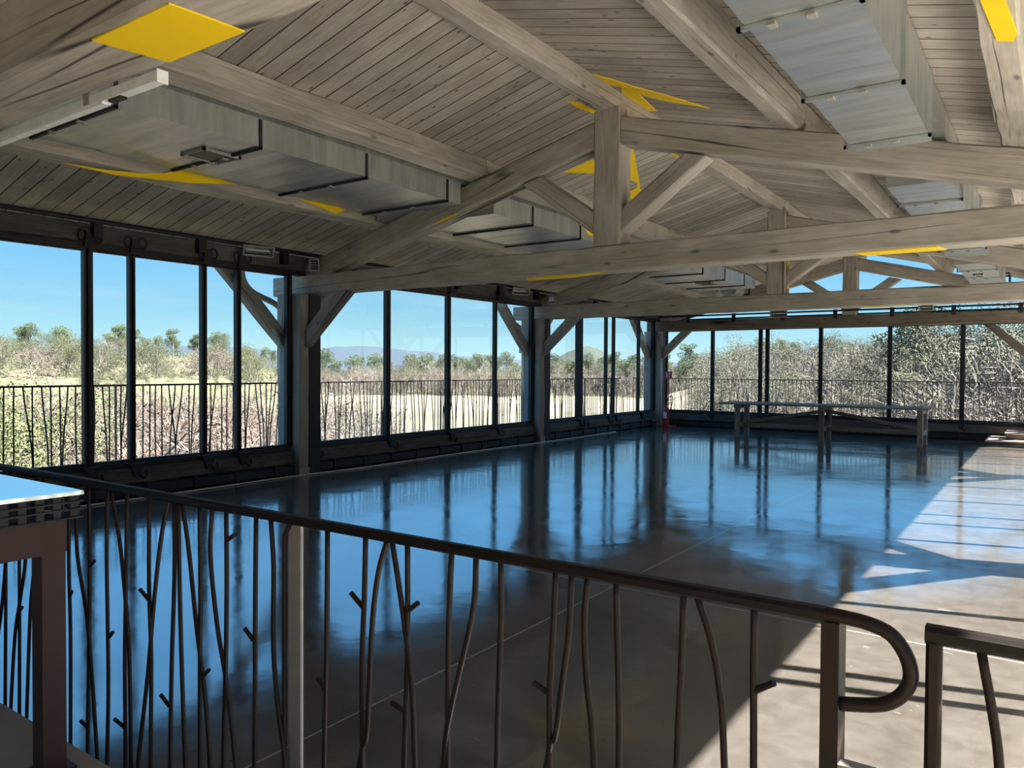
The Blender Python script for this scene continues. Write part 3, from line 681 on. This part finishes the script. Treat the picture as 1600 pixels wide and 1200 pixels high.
def bar_table():
    t = thing('console_table', 'dark red-brown console with a shiny tray top, near left corner', 'table', (-3.2, .7, .3))
    x0, x1, y0, y1, zt = -4.3, -2.42, .1, 1.165, 1.17
    MB().box((x0, y0, zt-.012), (x1, y1, zt)).build('tray_top', M_GRATE, t)
    m = MB()
    for z in (zt-.030, zt-.052, zt-.078):
        m.box((x1-.006, y0, z-.005), (x1, y1, z)); m.box((x0, y1-.006, z-.005), (x1-.006, y1, z))
    k = y0+.02
    while k < y1-.01: m.box((x1-.012, k, zt-.083), (x1-.006, k+.022, zt-.012)); k += .048
    k = x0+.02
    while k < x1-.02: m.box((k, y1-.012, zt-.083), (k+.022, y1-.006, zt-.012)); k += .048
    m.build('perforated_edge', M_BLACK, t)
    m = MB().box((x1-.10, y0+.02, .98), (x1-.045, y1-.03, zt-.085)).box((x0+.05, y1-.09, .98), (x1-.10, y1-.03, zt-.085)).box((x0+.05, y0+.02, .98), (x1-.10, y0+.08, zt-.085)).box((x0+.05, y0+.08, .98), (x0+.10, y1-.09, zt-.085))
    m.build('apron', M_RUST, t)
    for x in (x1-.085, x0+.09):
        for y in (y1-.065, y0+.06):
            l = MB().box((x-.034, y-.034, .31), (x+.034, y+.034, .98)).build('leg', M_RUST, t)
            MB().box((x-.055, y-.055, .30), (x+.055, y+.055, .312)).build('foot_plate', M_RUST, l)
bar_table()
def extinguisher():
    x, y = -8.55, 19.62
    s = thing('extinguisher_stand', 'red stand with a small red sign in the far left corner', 'stand', (x, y, 0))
    MB().box((x-.20, y-.16, 0), (x+.22, y+.16, .03)).build('base_plate', M_RED, s)
    MB().tube([(x, y+.10, .03), (x, y+.10, 1.30)], .014, 8).build('pole', M_RED, s)
    sg = MB().box((x-.10, y+.06, 1.30), (x+.11, y+.075, 1.51)).build('sign', M_RED, s)
    m = MB(); yy = y+.058    # white pictogram: bottle with hose and flame
    m.box((x-.045, yy, 1.335), (x-.02, yy+.003, 1.44)); m.box((x-.04, yy, 1.44), (x-.025, yy+.003, 1.47)); m.box((x-.065, yy, 1.455), (x-.04, yy+.003, 1.465))
    for i, z in enumerate((1.34, 1.385, 1.43, 1.47)): m.box((x+.02, yy, z), (x+.07-.012*(i % 2), yy+.003, z+.022))
    m.box((x+.02, yy, 1.34), (x+.032, yy+.003, 1.485)); m.build('pictogram', M_WHITE, sg)
    t = thing('fire_extinguisher', 'red fire extinguisher with a looped black hose on its stand in the far left corner', 'fire extinguisher', (x, y-.03, .03))
    yb = y-.04; pr_ = [(.078, .031), (.085, .06), (.085, .45), (.07, .50), (.035, .53), (.028, .57)]
    m = MB(); n = 18
    for r, z in pr_: m.v += [(x+r*math.cos(2*math.pi*i/n), yb+r*math.sin(2*math.pi*i/n), z) for i in range(n)]
    for k in range(len(pr_)-1):
        for i in range(n): j = (i+1) % n; m.face([k*n+i, k*n+j, (k+1)*n+j, (k+1)*n+i])
    m.face(list(range(n))[::-1]); m.face([(len(pr_)-1)*n+i for i in range(n)])
    b = m.build('cylinder', M_RED, t)
    MB().box((x-.05, yb-.0875, .22), (x+.05, yb-.0865, .40)).build('instruction_label', M_WHITE, b)
    MB().tube([(x, yb, .57), (x, yb, .62)], .022, 10).build('valve', M_BLACK, t)
    m = MB(); m.tube([(x-.01, yb, .61), (x+.13, yb, .66)], .011, 6); m.tube([(x-.01, yb, .60), (x+.12, yb, .60)], .010, 6); m.build('handle', M_BLACK, t)
    MB().tube(smooth_path([(x+.02, yb, .60), (x+.06, yb-.01, .78), (x+.16, yb-.02, .84), (x+.20, yb-.02, .72), (x+.15, yb-.04, .52), (x+.13, yb-.05, .38)], 5), .011, 7).build('hose', M_BLACK, t)
extinguisher()
def deck_steps():
    t = thing('wooden_step', 'low two-tier wooden step by the far right windows, half in sunlight', 'step', (-.2, 19.3, 0))
    def tier(nm, x0, x1, y0, y1, z0, z1):
        m = MB(); n = 7; w = (y1-y0)/n
        for k in range(n): m.beam((x0, y0+w*(k+.5), z1-.015), (x1, y0+w*(k+.5), z1-.015), w-.012, .03, ch=.004, jit=.0005)
        o = m.build(nm+'_boards', M_DECK, t)
        MB().box((x0+.02, y0+.02, z0), (x1-.02, y1-.02, z1-.031)).build(nm+'_box', M_KERB, t)
    tier('lower', -1.05, .8, 18.65, 19.98, 0, .13); tier('upper', -.72, .8, 19.0, 19.95, .13, .27)
deck_steps()
o = MB().tube(smooth_path([(-8.72, 3.2, .012), (-8.68, 5.0, .012), (-8.74, 7.0, .012), (-8.66, 8.4, .012), (-8.75, 11, .012), (-8.7, 14, .012), (-8.76, 17, .012)], 8), .010, 6).build('cable', M_CABLE, None, True)
tag(o, 'thin white cable lying on the floor along the left kerb', 'cable')

# ================================================================== NEAR RAILING
YR = 1.31
def railing_near():
    t = thing('railing', 'brown forged railing with branch-like bars across the foreground', 'railing', (-1.7, YR, 0))
    zr = 1.152
    pts = [(x, YR, zr) for x in (-4.9, -4, -3, -2, -1, -.45)]
    MB().beam((-4.9, YR, zr), (-.29, YR, zr), .030, .024, ch=.006, jit=.001).build('top_rail', M_TOPRAIL, t)
    MB().tube(smooth_path([(-.30, YR, zr)]+[(x, YR, z) for x, z in LOOP], 5), .0115, 10).build('scroll_end', M_IRON, t, True)
    ex = []
    rr = random.Random(3)
    for i in range(9):
        x = -4.85+i*.165; ex.append(([(x, 1.15), (x+rr.uniform(-.05, .05), .8), (x+rr.uniform(-.08, .08), .45), (x+rr.uniform(-.06, .06), .12)], []))
    for pl_, tw in BAL+ex:
        q = list(pl_); (xa, za), (xb, zb) = q[-2], q[-1]
        q[0] = (q[0][0], min(q[0][1], zr-.008)) if abs(q[0][1]-zr) < .05 else (q[0][0], zr-.008)
        if zb > .14: q.append((xb+max(-.09, min(.09, (xb-xa)/(zb-za)*(.12-zb)*.5)), .12))
        yo = rr.uniform(-.004, .004)
        b = MB().tube(smooth_path([(x, YR+yo, z) for x, z in q], 4), .0066, 8).build('baluster', M_IRON, t, True)
        for (p0, p1) in tw: MB().tube([(p0[0], YR+yo, p0[1]), (p1[0], YR+yo-.006, p1[1])], .0062, 8).build('twig_stub', M_IRON, b)
    MB().box((-4.9, YR-.014, .10), (-.26, YR+.014, .125)).build('bottom_rail', M_IRON, t)
    MB().box((-1.662, YR+.020, 0), (-1.612, YR+.030, 1.148)).build('flat_post', M_PLATE, t)
    MB().tube([(-1.640, YR+.012, 1.14), (-1.668, YR+.012, 1.10), (-1.668, YR+.012, .05)], .0065, 8).build('post_rod', M_IRON, t)
    p = MB().box((-.296, YR-.008, 0), (-.268, YR+.045, 1.142)).build('end_post', M_IRON, t)
    MB().box((-.268, YR-.006, .888), (-.215, YR+.02, .915)).build('latch_plate', M_PLATE, t)
railing_near()
def gate():
    t = thing('gate', 'brown forged gate beside the curled railing end, lower right corner', 'gate', (.4, YR, 0))
    zr = 1.152
    MB().beam((-.146, YR, zr), (1.0, YR, zr), .030, .026, ch=.006, jit=.001).build('top_rail', M_TOPRAIL, t)
    MB().beam((-.134, YR, .10), (-.134, YR, zr-.012), .022, .022, up=(0, 1, 0), ch=.005, jit=.001).build('hanging_stile', M_IRON, t)
    MB().tube([(-.205, YR, .905), (-.146, YR, .905)], .011, 8).build('latch_bolt', M_IRON, t)
    MB().box((-.142, YR-.012, .09), (1.0, YR+.012, .115)).build('bottom_rail', M_IRON, t)
    for q in ([(-.074, zr-.01), (-.055, 1.03), (-.047, .95), (-.03, .7), (-.06, .4), (-.05, .12)], [(.05, zr-.01), (.04, .7), (.08, .12)], [(.17, zr-.01), (.2, .7), (.15, .12)], [(.31, zr-.01), (.28, .6), (.33, .12)], [(.47, zr-.01), (.5, .6), (.45, .12)]):
        MB().tube(smooth_path([(x, YR, z) for x, z in q], 4), .0068, 8).build('baluster', M_IRON, t, True)
gate()
o = MB().prism([(-.012, YR+.06, 0), (.03, YR+.06, 0), (.03, YR+.06, 1.10), (.0, YR+.06, 1.14), (-.012, YR+.06, 1.10)], (0, .012, 0)).build('flat_post', M_PLATE)
tag(o, 'grey flat steel post behind the gate at the right picture edge', 'post')

# ================================================================== TERRACE RAILINGS
rt = random.Random(11)
def rail_section(a, b, label, group):
    a = Vector(a); b = Vector(b); d = (b-a); ln = d.length; d.normalize(); zt = 1.285; zb = .10
    t = thing('terrace_railing', label, 'railing', tuple(a), group)
    def P(s, z): return tuple(a+d*s+Vector((0, 0, z-a.z)))
    MB().beam(P(0, zt), P(ln, zt), .032, .026, ch=.004, jit=.0).build('top_rail', M_IRON_OUT, t)
    MB().beam(P(0, zb), P(ln, zb), .02, .016, ch=.004, jit=.0).build('bottom_rail', M_IRON_OUT, t)
    MB().beam(P(.02, -.01), P(.02, zt), .045, .012, up=tuple(d), ch=.002, jit=0).build('rail_post', M_IRON_OUT, t)
    s = .10
    while s < ln-.05:
        k = rt.random()
        if k < .5: q = [(s, zt), (s+rt.uniform(-.01, .01), .85), (s+rt.uniform(-.012, .012), zb)]
        else:
            w = rt.uniform(.05, .14)*rt.choice((-1, 1)); q = [(s, zt), (s+w*.25, 1.0), (s+w*.8, .55), (s+w, zb)]
        m = MB().tube(smooth_path([P(min(max(u, .05), ln-.03), z) for u, z in q], 3), .0105, 5)
        if rt.random() < .45:
            z = rt.uniform(.35, 1.1); u = s if k < .5 else s+w*.5
            if .1 < u < ln-.1: m.tube([P(u, z), P(u+rt.choice((-.05, .05)), z+.04)], .008, 5)
        m.build('baluster', M_IRON_OUT, t, True)
        s += rt.uniform(.085, .125)
LY = [-.6, 1.5, 3.6, 5.62, 6.95, 9.05, 10.9, 12.7, 14.8, 16.9, 19.0, 20.6, 22.0]
for i in range(len(LY)-1): rail_section((-10.8, LY[i], 0), (-10.8, LY[i+1], 0), 'dark forged terrace railing panel outside the left glass, %s from the near end' % ORD[i], 'left terrace railing panels')
FX = [-10.74, -8.9, -7.0, -5.1, -3.2, -1.3, .6, 2.5]
for i in range(len(FX)-1): rail_section((FX[i], 22.0, 0), (FX[i+1], 22.0, 0), 'dark forged terrace railing panel beyond the far glass, %s from the left corner' % ORD[i], 'far terrace railing panels')
# ================================================================== LANDSCAPE
def sm(a, b, x):
    t = max(0, min(1, (x-a)/(b-a))); return t*t*(3-2*t)
def hsh(a, b): 
    v = math.sin(a*12.9898+b*78.233)*43758.5453; return v-math.floor(v)
def vn(x, y):
    xi, yi = math.floor(x), math.floor(y); u, v = x-xi, y-yi; u = u*u*(3-2*u); v = v*v*(3-2*v)
    return (hsh(xi, yi)*(1-u)+hsh(xi+1, yi)*u)*(1-v)+(hsh(xi, yi+1)*(1-u)+hsh(xi+1, yi+1)*u)*v
def ground(th, d):
    """height of the land at azimuth th (left of the hall's long axis positive) and distance d"""
    wl_ = sm(.84, .97, th); wr_ = 1-sm(.30, .44, th); wm = max(0, 1-wl_-wr_)
    zl = -4.6+4.3*sm(55, 115, d)+4.6*sm(120, 230, d)-5*sm(300, 500, d)
    zm = -5.2+2.2*sm(200, 300, d)
    z_r = -5.0+4.2*sm(25, 85, d)+2.0*sm(80, 200, d)
    z = wl_*zl+wm*zm+wr_*z_r
    z += (20+5*vn(th*60, 3)+2.5*vn(th*300, d*.02))*sm(500, 720, d)*(1-sm(740, 1100, d))*math.exp(-((th-.515)/.062)**2)
    z += (7+2*vn(th*90, 5))*sm(300, 600, d)*(1-sm(.30, .46, th))
    if d > 900:
        far = 46+9*math.sin(th*9+1)+6*vn(th*25, 1)*2+5*vn(th*90, 2)+20*math.exp(-((th-1.03)/.07)**2)+10*math.exp(-((th-.80)/.06)**2)
        far *= .62+.38*sm(.55, .85, th)
        z += far*sm(1300, 2600, d)*(1-.9*sm(2600, 3600, d))
    z += (vn(th*40+3, d*.05)-.5)*.8*sm(30, 60, d)
    return z
def pos(th, d, dz=0): return Vector((-math.sin(th)*d, math.cos(th)*d, ground(th, d)+dz))
def terrain():
    ths = [-.75+i*.0125 for i in range(int(2.7/.0125))]
    ds = [14]; 
    while ds[-1] < 4000: ds.append(ds[-1]*1.045)
    vs, fs, cols = [], [], []
    for d in ds:
        for th in ths:
            p = pos(th, d); vs.append(tuple(p))
            n1 = vn(th*30, math.log(d)*9); n2 = vn(th*90+7, math.log(d)*30)
            scrub = [.095, .078, .050]
            c = [scrub[i]*(.75+.5*n1) for i in range(3)]
            wl_ = sm(.86, .92, th); wr_ = 1-sm(.36, .43, th)
            if wl_ > .5 and 80 < d < 124:
                s = .5+.5*math.sin(d*.9+th*3); c = [.095*(.7+.5*s), .095*(.7+.5*s), .042*(.7+.6*n2)]
            elif wl_ <= .5 and wr_ < .6 and 60 < d < 188:
                c = [.09+.025*n1, .085+.025*n1, .058+.02*n2] if d < 125 else [.14+.03*n1, .122+.03*n1, .078+.02*n2]
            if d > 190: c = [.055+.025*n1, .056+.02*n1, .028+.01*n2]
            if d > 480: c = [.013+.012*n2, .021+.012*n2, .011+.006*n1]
            if d > 1200: c = [.016+.004*n2, .029+.005*n2, .046+.005*n1]  # distance haze painted into the ridge colour as blue
            cols.append((*c, 1))
    nth = len(ths)
    for i in range(len(ds)-1):
        for j in range(nth-1): fs.append((i*nth+j, i*nth+j+1, (i+1)*nth+j+1, (i+1)*nth+j))
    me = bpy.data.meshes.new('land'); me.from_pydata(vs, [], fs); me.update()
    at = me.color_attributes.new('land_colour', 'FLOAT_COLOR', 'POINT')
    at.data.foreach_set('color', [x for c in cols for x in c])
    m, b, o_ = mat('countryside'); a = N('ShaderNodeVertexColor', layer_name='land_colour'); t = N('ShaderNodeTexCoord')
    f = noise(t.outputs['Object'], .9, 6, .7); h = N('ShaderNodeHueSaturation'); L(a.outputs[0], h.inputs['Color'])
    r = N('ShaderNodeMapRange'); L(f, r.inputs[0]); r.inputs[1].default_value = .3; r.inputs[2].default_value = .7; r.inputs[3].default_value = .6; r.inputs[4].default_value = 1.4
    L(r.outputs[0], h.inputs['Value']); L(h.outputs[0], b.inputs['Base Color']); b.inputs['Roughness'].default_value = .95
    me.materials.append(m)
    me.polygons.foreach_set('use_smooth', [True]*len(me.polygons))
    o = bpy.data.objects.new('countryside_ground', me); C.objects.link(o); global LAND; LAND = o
    tag(o, 'open countryside of scrub, pale meadow and far ridges tinted haze blue outside the glass', 'landscape', None, 'structure')
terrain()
o = MB().box((-11.2, Y0-14, -6), (14, 22.2, -.31)).build('terrace_base', M_GRASS); stru(o, 'stone base under the terrace', 'base')

def leafmat(name, a, b_, rough=.8):
    m, b, o = mat(name); g = N('ShaderNodeNewGeometry'); oi = N('ShaderNodeObjectInfo')
    f = N('ShaderNodeMapRange'); L(g.outputs['Random Per Island'], f.inputs[0])
    c = mixc(f.outputs[0], a, b_)
    h = N('ShaderNodeHueSaturation'); L(c, h.inputs['Color']); r = N('ShaderNodeMapRange'); L(oi.outputs['Random'], r.inputs[0]); r.inputs[3].default_value = .7; r.inputs[4].default_value = 1.25
    L(r.outputs[0], h.inputs['Value']); L(h.outputs[0], b.inputs['Base Color']); b.inputs['Roughness'].default_value = rough
    return m
M_TWIG = leafmat('pale_bare_twigs', (.072, .063, .051), (.175, .158, .128))
M_TWIGR = leafmat('pinkish_bare_twigs', (.075, .055, .044), (.145, .110, .086))
M_BARK = simple('grey_bark', (.125, .11, .095), .9, 0, .3, 6)
M_OLIVE = leafmat('olive_brush_leaves', (.043, .047, .026), (.115, .118, .078))
M_GARR = leafmat('green_scrub_leaves', (.030, .037, .014), (.088, .095, .046))
M_PINE = leafmat('pine_needles', (.032, .048, .018), (.085, .11, .05))
M_EVER = leafmat('bright_evergreen_leaves', (.035, .046, .014), (.095, .105, .04))
rg = random.Random(5)
def rv(): 
    while True:
        v = Vector((rg.uniform(-1, 1), rg.uniform(-1, 1), rg.uniform(-1, 1)))
        if .05 < v.length < 1: return v.normalized()
def bare_tree_mesh(hh, spread, tw, ntw):
    """branching skeleton (unit metres) and a cloud of fine twigs"""
    b = MB(); ends = []
    def grow(p, d, ln, r, lv):
        q = p+d*ln*.5+rv()*ln*.06; e = p+d*ln
        b.tube([p, q, e], r, 5 if lv < 2 else 3, caps=False, r1=r*.6)
        if lv >= 4: ends.append((e, d, ln)); return
        if lv >= 2: ends.append((q, d, ln))
        for k in range(3 if lv else 4):
            nd = (d+rv()*spread+Vector((0, 0, .12))).normalized(); grow(e if k < 2 else q, nd, ln*rg.uniform(.62, .82), r*.58, lv+1)
    grow(Vector((0, 0, -.3)), Vector((rg.uniform(-.1, .1), rg.uniform(-.1, .1), 1)).normalized(), hh*.30, hh*.022, 0)
    t = MB()
    for e, d, ln in ends:
        for k in range(ntw):
            dd = (d+rv()*1.1).normalized(); l = ln*rg.uniform(.5, 1.2); s = dd.cross(rv()).normalized()*tw; o = e+rv()*ln*.25
            n = len(t.v); t.v += [tuple(o-s), tuple(o+s), tuple(o+dd*l)]; t.face([n, n+1, n+2])
            o2 = o+dd*l*.5; d2 = (dd+rv()*.9).normalized(); n = len(t.v); s2 = s*.8
            t.v += [tuple(o2-s2), tuple(o2+s2), tuple(o2+d2*l*.6)]; t.face([n, n+1, n+2])
    return b, t
def leaf_tree_mesh(hh, clumps, nl, ls):
    b = MB().tube([(0, 0, -.3), (hh*.02, 0, hh*.35), (0, hh*.02, hh*.75)], hh*.02, 6, r1=hh*.008); t = MB()
    for (c, rad) in clumps:
        c = Vector(c); b.tube([(0, 0, max(.1, c.z*.55)), tuple(c)], hh*.008, 4, r1=hh*.003)
        for k in range(nl):
            v = rv(); o = c+Vector((v.x*rad[0], v.y*rad[0], v.z*rad[1]))*rg.uniform(.55, 1.05)
            a = rv()*ls*rg.uniform(.6, 1.3); s = a.cross(rv()).normalized()*ls*.38
            n = len(t.v); t.v += [tuple(o-a*.5), tuple(o+s*.6), tuple(o+a*.6), tuple(o-s*.6)]; t.face([n, n+1, n+2, n+3])
    return b, t
def kind(name, part, trunkm, leafm, bt):
    r = bt[0].build(name, trunkm); f = bt[1].build(part, leafm); f.parent = r
    for x in (r, f): C.objects.unlink(x)
    return r, f
used = {}
def plant(k, th, d, s, label, cat, group, sink=0):
    r0, f0 = k
    r = r0.copy(); f = f0.copy(); f.parent = r; C.objects.link(r); C.objects.link(f)
    p = pos(th, d); r.location = (p.x, p.y, p.z-sink); r.rotation_euler = (0, 0, rg.uniform(0, 6.28)); r.scale = (s*rg.uniform(.9, 1.1), s*rg.uniform(.9, 1.1), s*rg.uniform(.92, 1.1))
    tag(r, label, cat, group)
    return r
BT = [kind('bare_tree', 'twigs', M_BARK, M_TWIG, bare_tree_mesh(6, .75, .013, 4)) for _ in range(2)]
BP = [kind('bare_tree', 'twigs', M_BARK, M_TWIGR, bare_tree_mesh(5, .85, .013, 4)) for _ in range(2)]
def clumps(n, hh, r, z0, rad, flat):
    out = []
    for i in range(n):
        a = rg.uniform(0, 6.28); q = r*math.sqrt(rg.random()); z = rg.uniform(z0, 1)*hh
        out.append(((q*math.cos(a)*(1.15-z/hh*.5), q*math.sin(a)*(1.15-z/hh*.5), z), (rad*rg.uniform(.7, 1.2), rad*flat*rg.uniform(.7, 1.2))))
    return out
PN_ = [kind('pine_tree', 'foliage', M_BARK, M_PINE, leaf_tree_mesh(9, clumps(18, 8.4, 2.4, .36, 1.15, .62), 260, .26)) for _ in range(2)]
OK_ = [kind('scrub_oak', 'foliage', M_BARK, M_OLIVE, leaf_tree_mesh(6, clumps(20, 5.4, 2.4, .12, 1.0, .8), 480, .085)) for _ in range(2)]
OG_ = [kind('scrub_oak', 'foliage', M_BARK, M_GARR, leaf_tree_mesh(6, clumps(20, 5.2, 2.6, .10, 1.05, .8), 300, .13)) for _ in range(2)]
EV = [kind('evergreen_bush', 'foliage', M_BARK, M_EVER, leaf_tree_mesh(4, clumps(26, 3.6, 1.3, .08, .55, .9), 800, .052))]
def az(px): return yaw-math.atan((px-800)/foc)
G = rg.uniform
taken = []
def sow(n, kinds, px, dr, sr, label, cat, group, gap=1.7, dpow=1):
    for i in range(n):
        for tr in range(12):
            th = az(G(*px)); dd = dr[0]+(dr[1]-dr[0])*rg.random()**dpow; s = G(*sr); p = pos(th, dd)
            if all((p.x-q[0])**2+(p.y-q[1])**2 > (gap*(s+q[2])*.5)**2 for q in taken): break
        taken.append((p.x, p.y, s)); plant(kinds[i % len(kinds)], th, dd, s, label, cat, group)
# near slope on the left: pinkish bare trees
for px, d_, s in ((-20, 18, 1.5), (52, 20, 1.45), (-90, 21, 1.6)): plant(EV[0], az(px), d_, s, 'bright green bush behind the left railing, at the left picture edge', 'bush', 'green bushes at the left edge')
sow(58, BP, (-160, 470), (17, 62), (.95, 1.3), 'low pinkish bare tree on the near slope beyond the left railing', 'tree', 'bare trees on the left slope', 1.3, .8)
sow(34, OG_, (120, 480), (84, 122), (.2, .32), 'small olive bush in a row of the yellow-green field on the left', 'bush', 'bushes in the yellow field', 3)
sow(52, OG_, (-150, 470), (118, 200), (.75, 1.15), 'olive scrub tree on the rising ground past the yellow fields on the left', 'tree', 'scrub on the left hill')
sow(20, BP, (-150, 380), (120, 200), (.9, 1.4), 'pinkish bare tree among the scrub on the left hill', 'tree', 'bare trees on the left hill')
for px in (45, 95, 188, 205, 270): plant(PN_[px % 2], az(px), G(185, 215), G(.8, .95), 'dark umbrella pine on the skyline of the left hill', 'tree', 'umbrella pines on the left skyline')
sow(30, PN_, (-150, 480), (200, 262), (.6, .85), 'pine in the tree line along the top of the left hill', 'tree', 'pines along the left hill')
sow(13, BT, (385, 600), (26, 60), (.85, 1.1), 'pale bare tree outside the glass around the mid truss post', 'tree', 'bare trees by the mid post')
# wood edge behind the meadow
sow(72, BT+BP, (450, 1115), (187, 212), (1.3, 1.75), 'bare tree in the wood edge behind the pale meadow', 'tree', 'bare trees behind the meadow', 1.8)
sow(60, PN_, (470, 1125), (206, 262), (.9, 1.3), 'pine rising above the bare trees behind the meadow', 'tree', 'pines behind the meadow', 1.8)
sow(24, OG_, (470, 1115), (190, 230), (1.2, 1.6), 'olive scrub oak in the wood edge behind the meadow', 'tree', 'scrub oaks behind the meadow', 1.8)
# the wood on the right, close to the far railing
sow(62, OK_, (1105, 1500), (42, 120), (.78, 1.08), 'olive grey scrub oak in the wood beyond the far windows', 'tree', 'scrub oaks beyond the far windows', 2)
sow(52, BT, (1118, 1520), (34, 95), (.9, 1.15), 'pale bare tree in the wood beyond the far windows', 'tree', 'bare trees beyond the far windows', 1.6)
sow(30, PN_, (1030, 1500), (125, 210), (.62, .88), 'pine on the skyline beyond the far windows', 'tree', 'pines beyond the far windows', 2)
sow(20, OK_, (1480, 1760), (34, 70), (1.25, 1.6), 'big scrub oak at the right edge beyond the far windows', 'tree', 'big oaks at the right edge', 2)
sow(14, BT, (1490, 1740), (30, 50), (1.2, 1.5), 'tall pale bare tree at the right edge beyond the far windows', 'tree', 'bare trees at the right edge', 1.6)
plant(BT[0], az(1130), 33, 1.15, 'crooked bare tree standing alone at the meadow edge, left of the long table', 'tree', None)
plant(PN_[0], az(1437), 58, .98, 'tall pine with a forked trunk rising above the wood on the right', 'tree', None)
# uncountable undergrowth
def brush(name, label, m, n, px, dr, h0, h1, q, leaf, dpow=1):
    t = MB()
    for i in range(n):
        th = az(G(*px)); dd = dr[0]+(dr[1]-dr[0])*rg.random()**dpow; p = pos(th, dd); hh = G(h0, h1)
        for k in range(q):
            o = p+Vector((G(-.6, .6)*hh, G(-.6, .6)*hh, 0))
            if leaf:
                o.z += hh*rg.random()**1.3; a = rv()*leaf*G(.6, 1.3); s = a.cross(rv()).normalized()*leaf*.4; e = len(t.v)
                t.v += [tuple(o-a*.5), tuple(o+s*.6), tuple(o+a*.6), tuple(o-s*.6)]; t.face([e, e+1, e+2, e+3])
            else:
                a = (Vector((0, 0, 1))+rv()*.75).normalized()*hh*G(.6, 1.2); s = a.cross(rv()).normalized()*(.010+dd*.00022); o.z += hh*.4*rg.random()**2; e = len(t.v)
                t.v += [tuple(o-s), tuple(o+s), tuple(o+a)]; t.face([e, e+1, e+2])
    o = t.build(name, m, LAND); o['label'] = label; o['kind'] = 'stuff'
brush('thicket_twigs', 'pinkish brown thicket of bare twigs covering the near slope on the left', M_TWIGR, 2200, (-170, 610), (15, 80), .9, 2.0, 12, 0, .8)
brush('scrub_cover', 'olive scrub covering the hill on the left', M_GARR, 1700, (-170, 500), (122, 250), .8, 2.6, 14, .34)
brush('wood_edge_brush', 'brown brush along the wood edge behind the meadow', M_TWIG, 1500, (440, 1130), (188, 260), 1.2, 3.2, 12, 0)
brush('right_thicket', 'grey brown thicket of twigs in the wood on the right', M_TWIG, 2600, (1120, 1760), (27, 120), 1.0, 2.4, 12, 0)
S.cycles.use_denoising = True
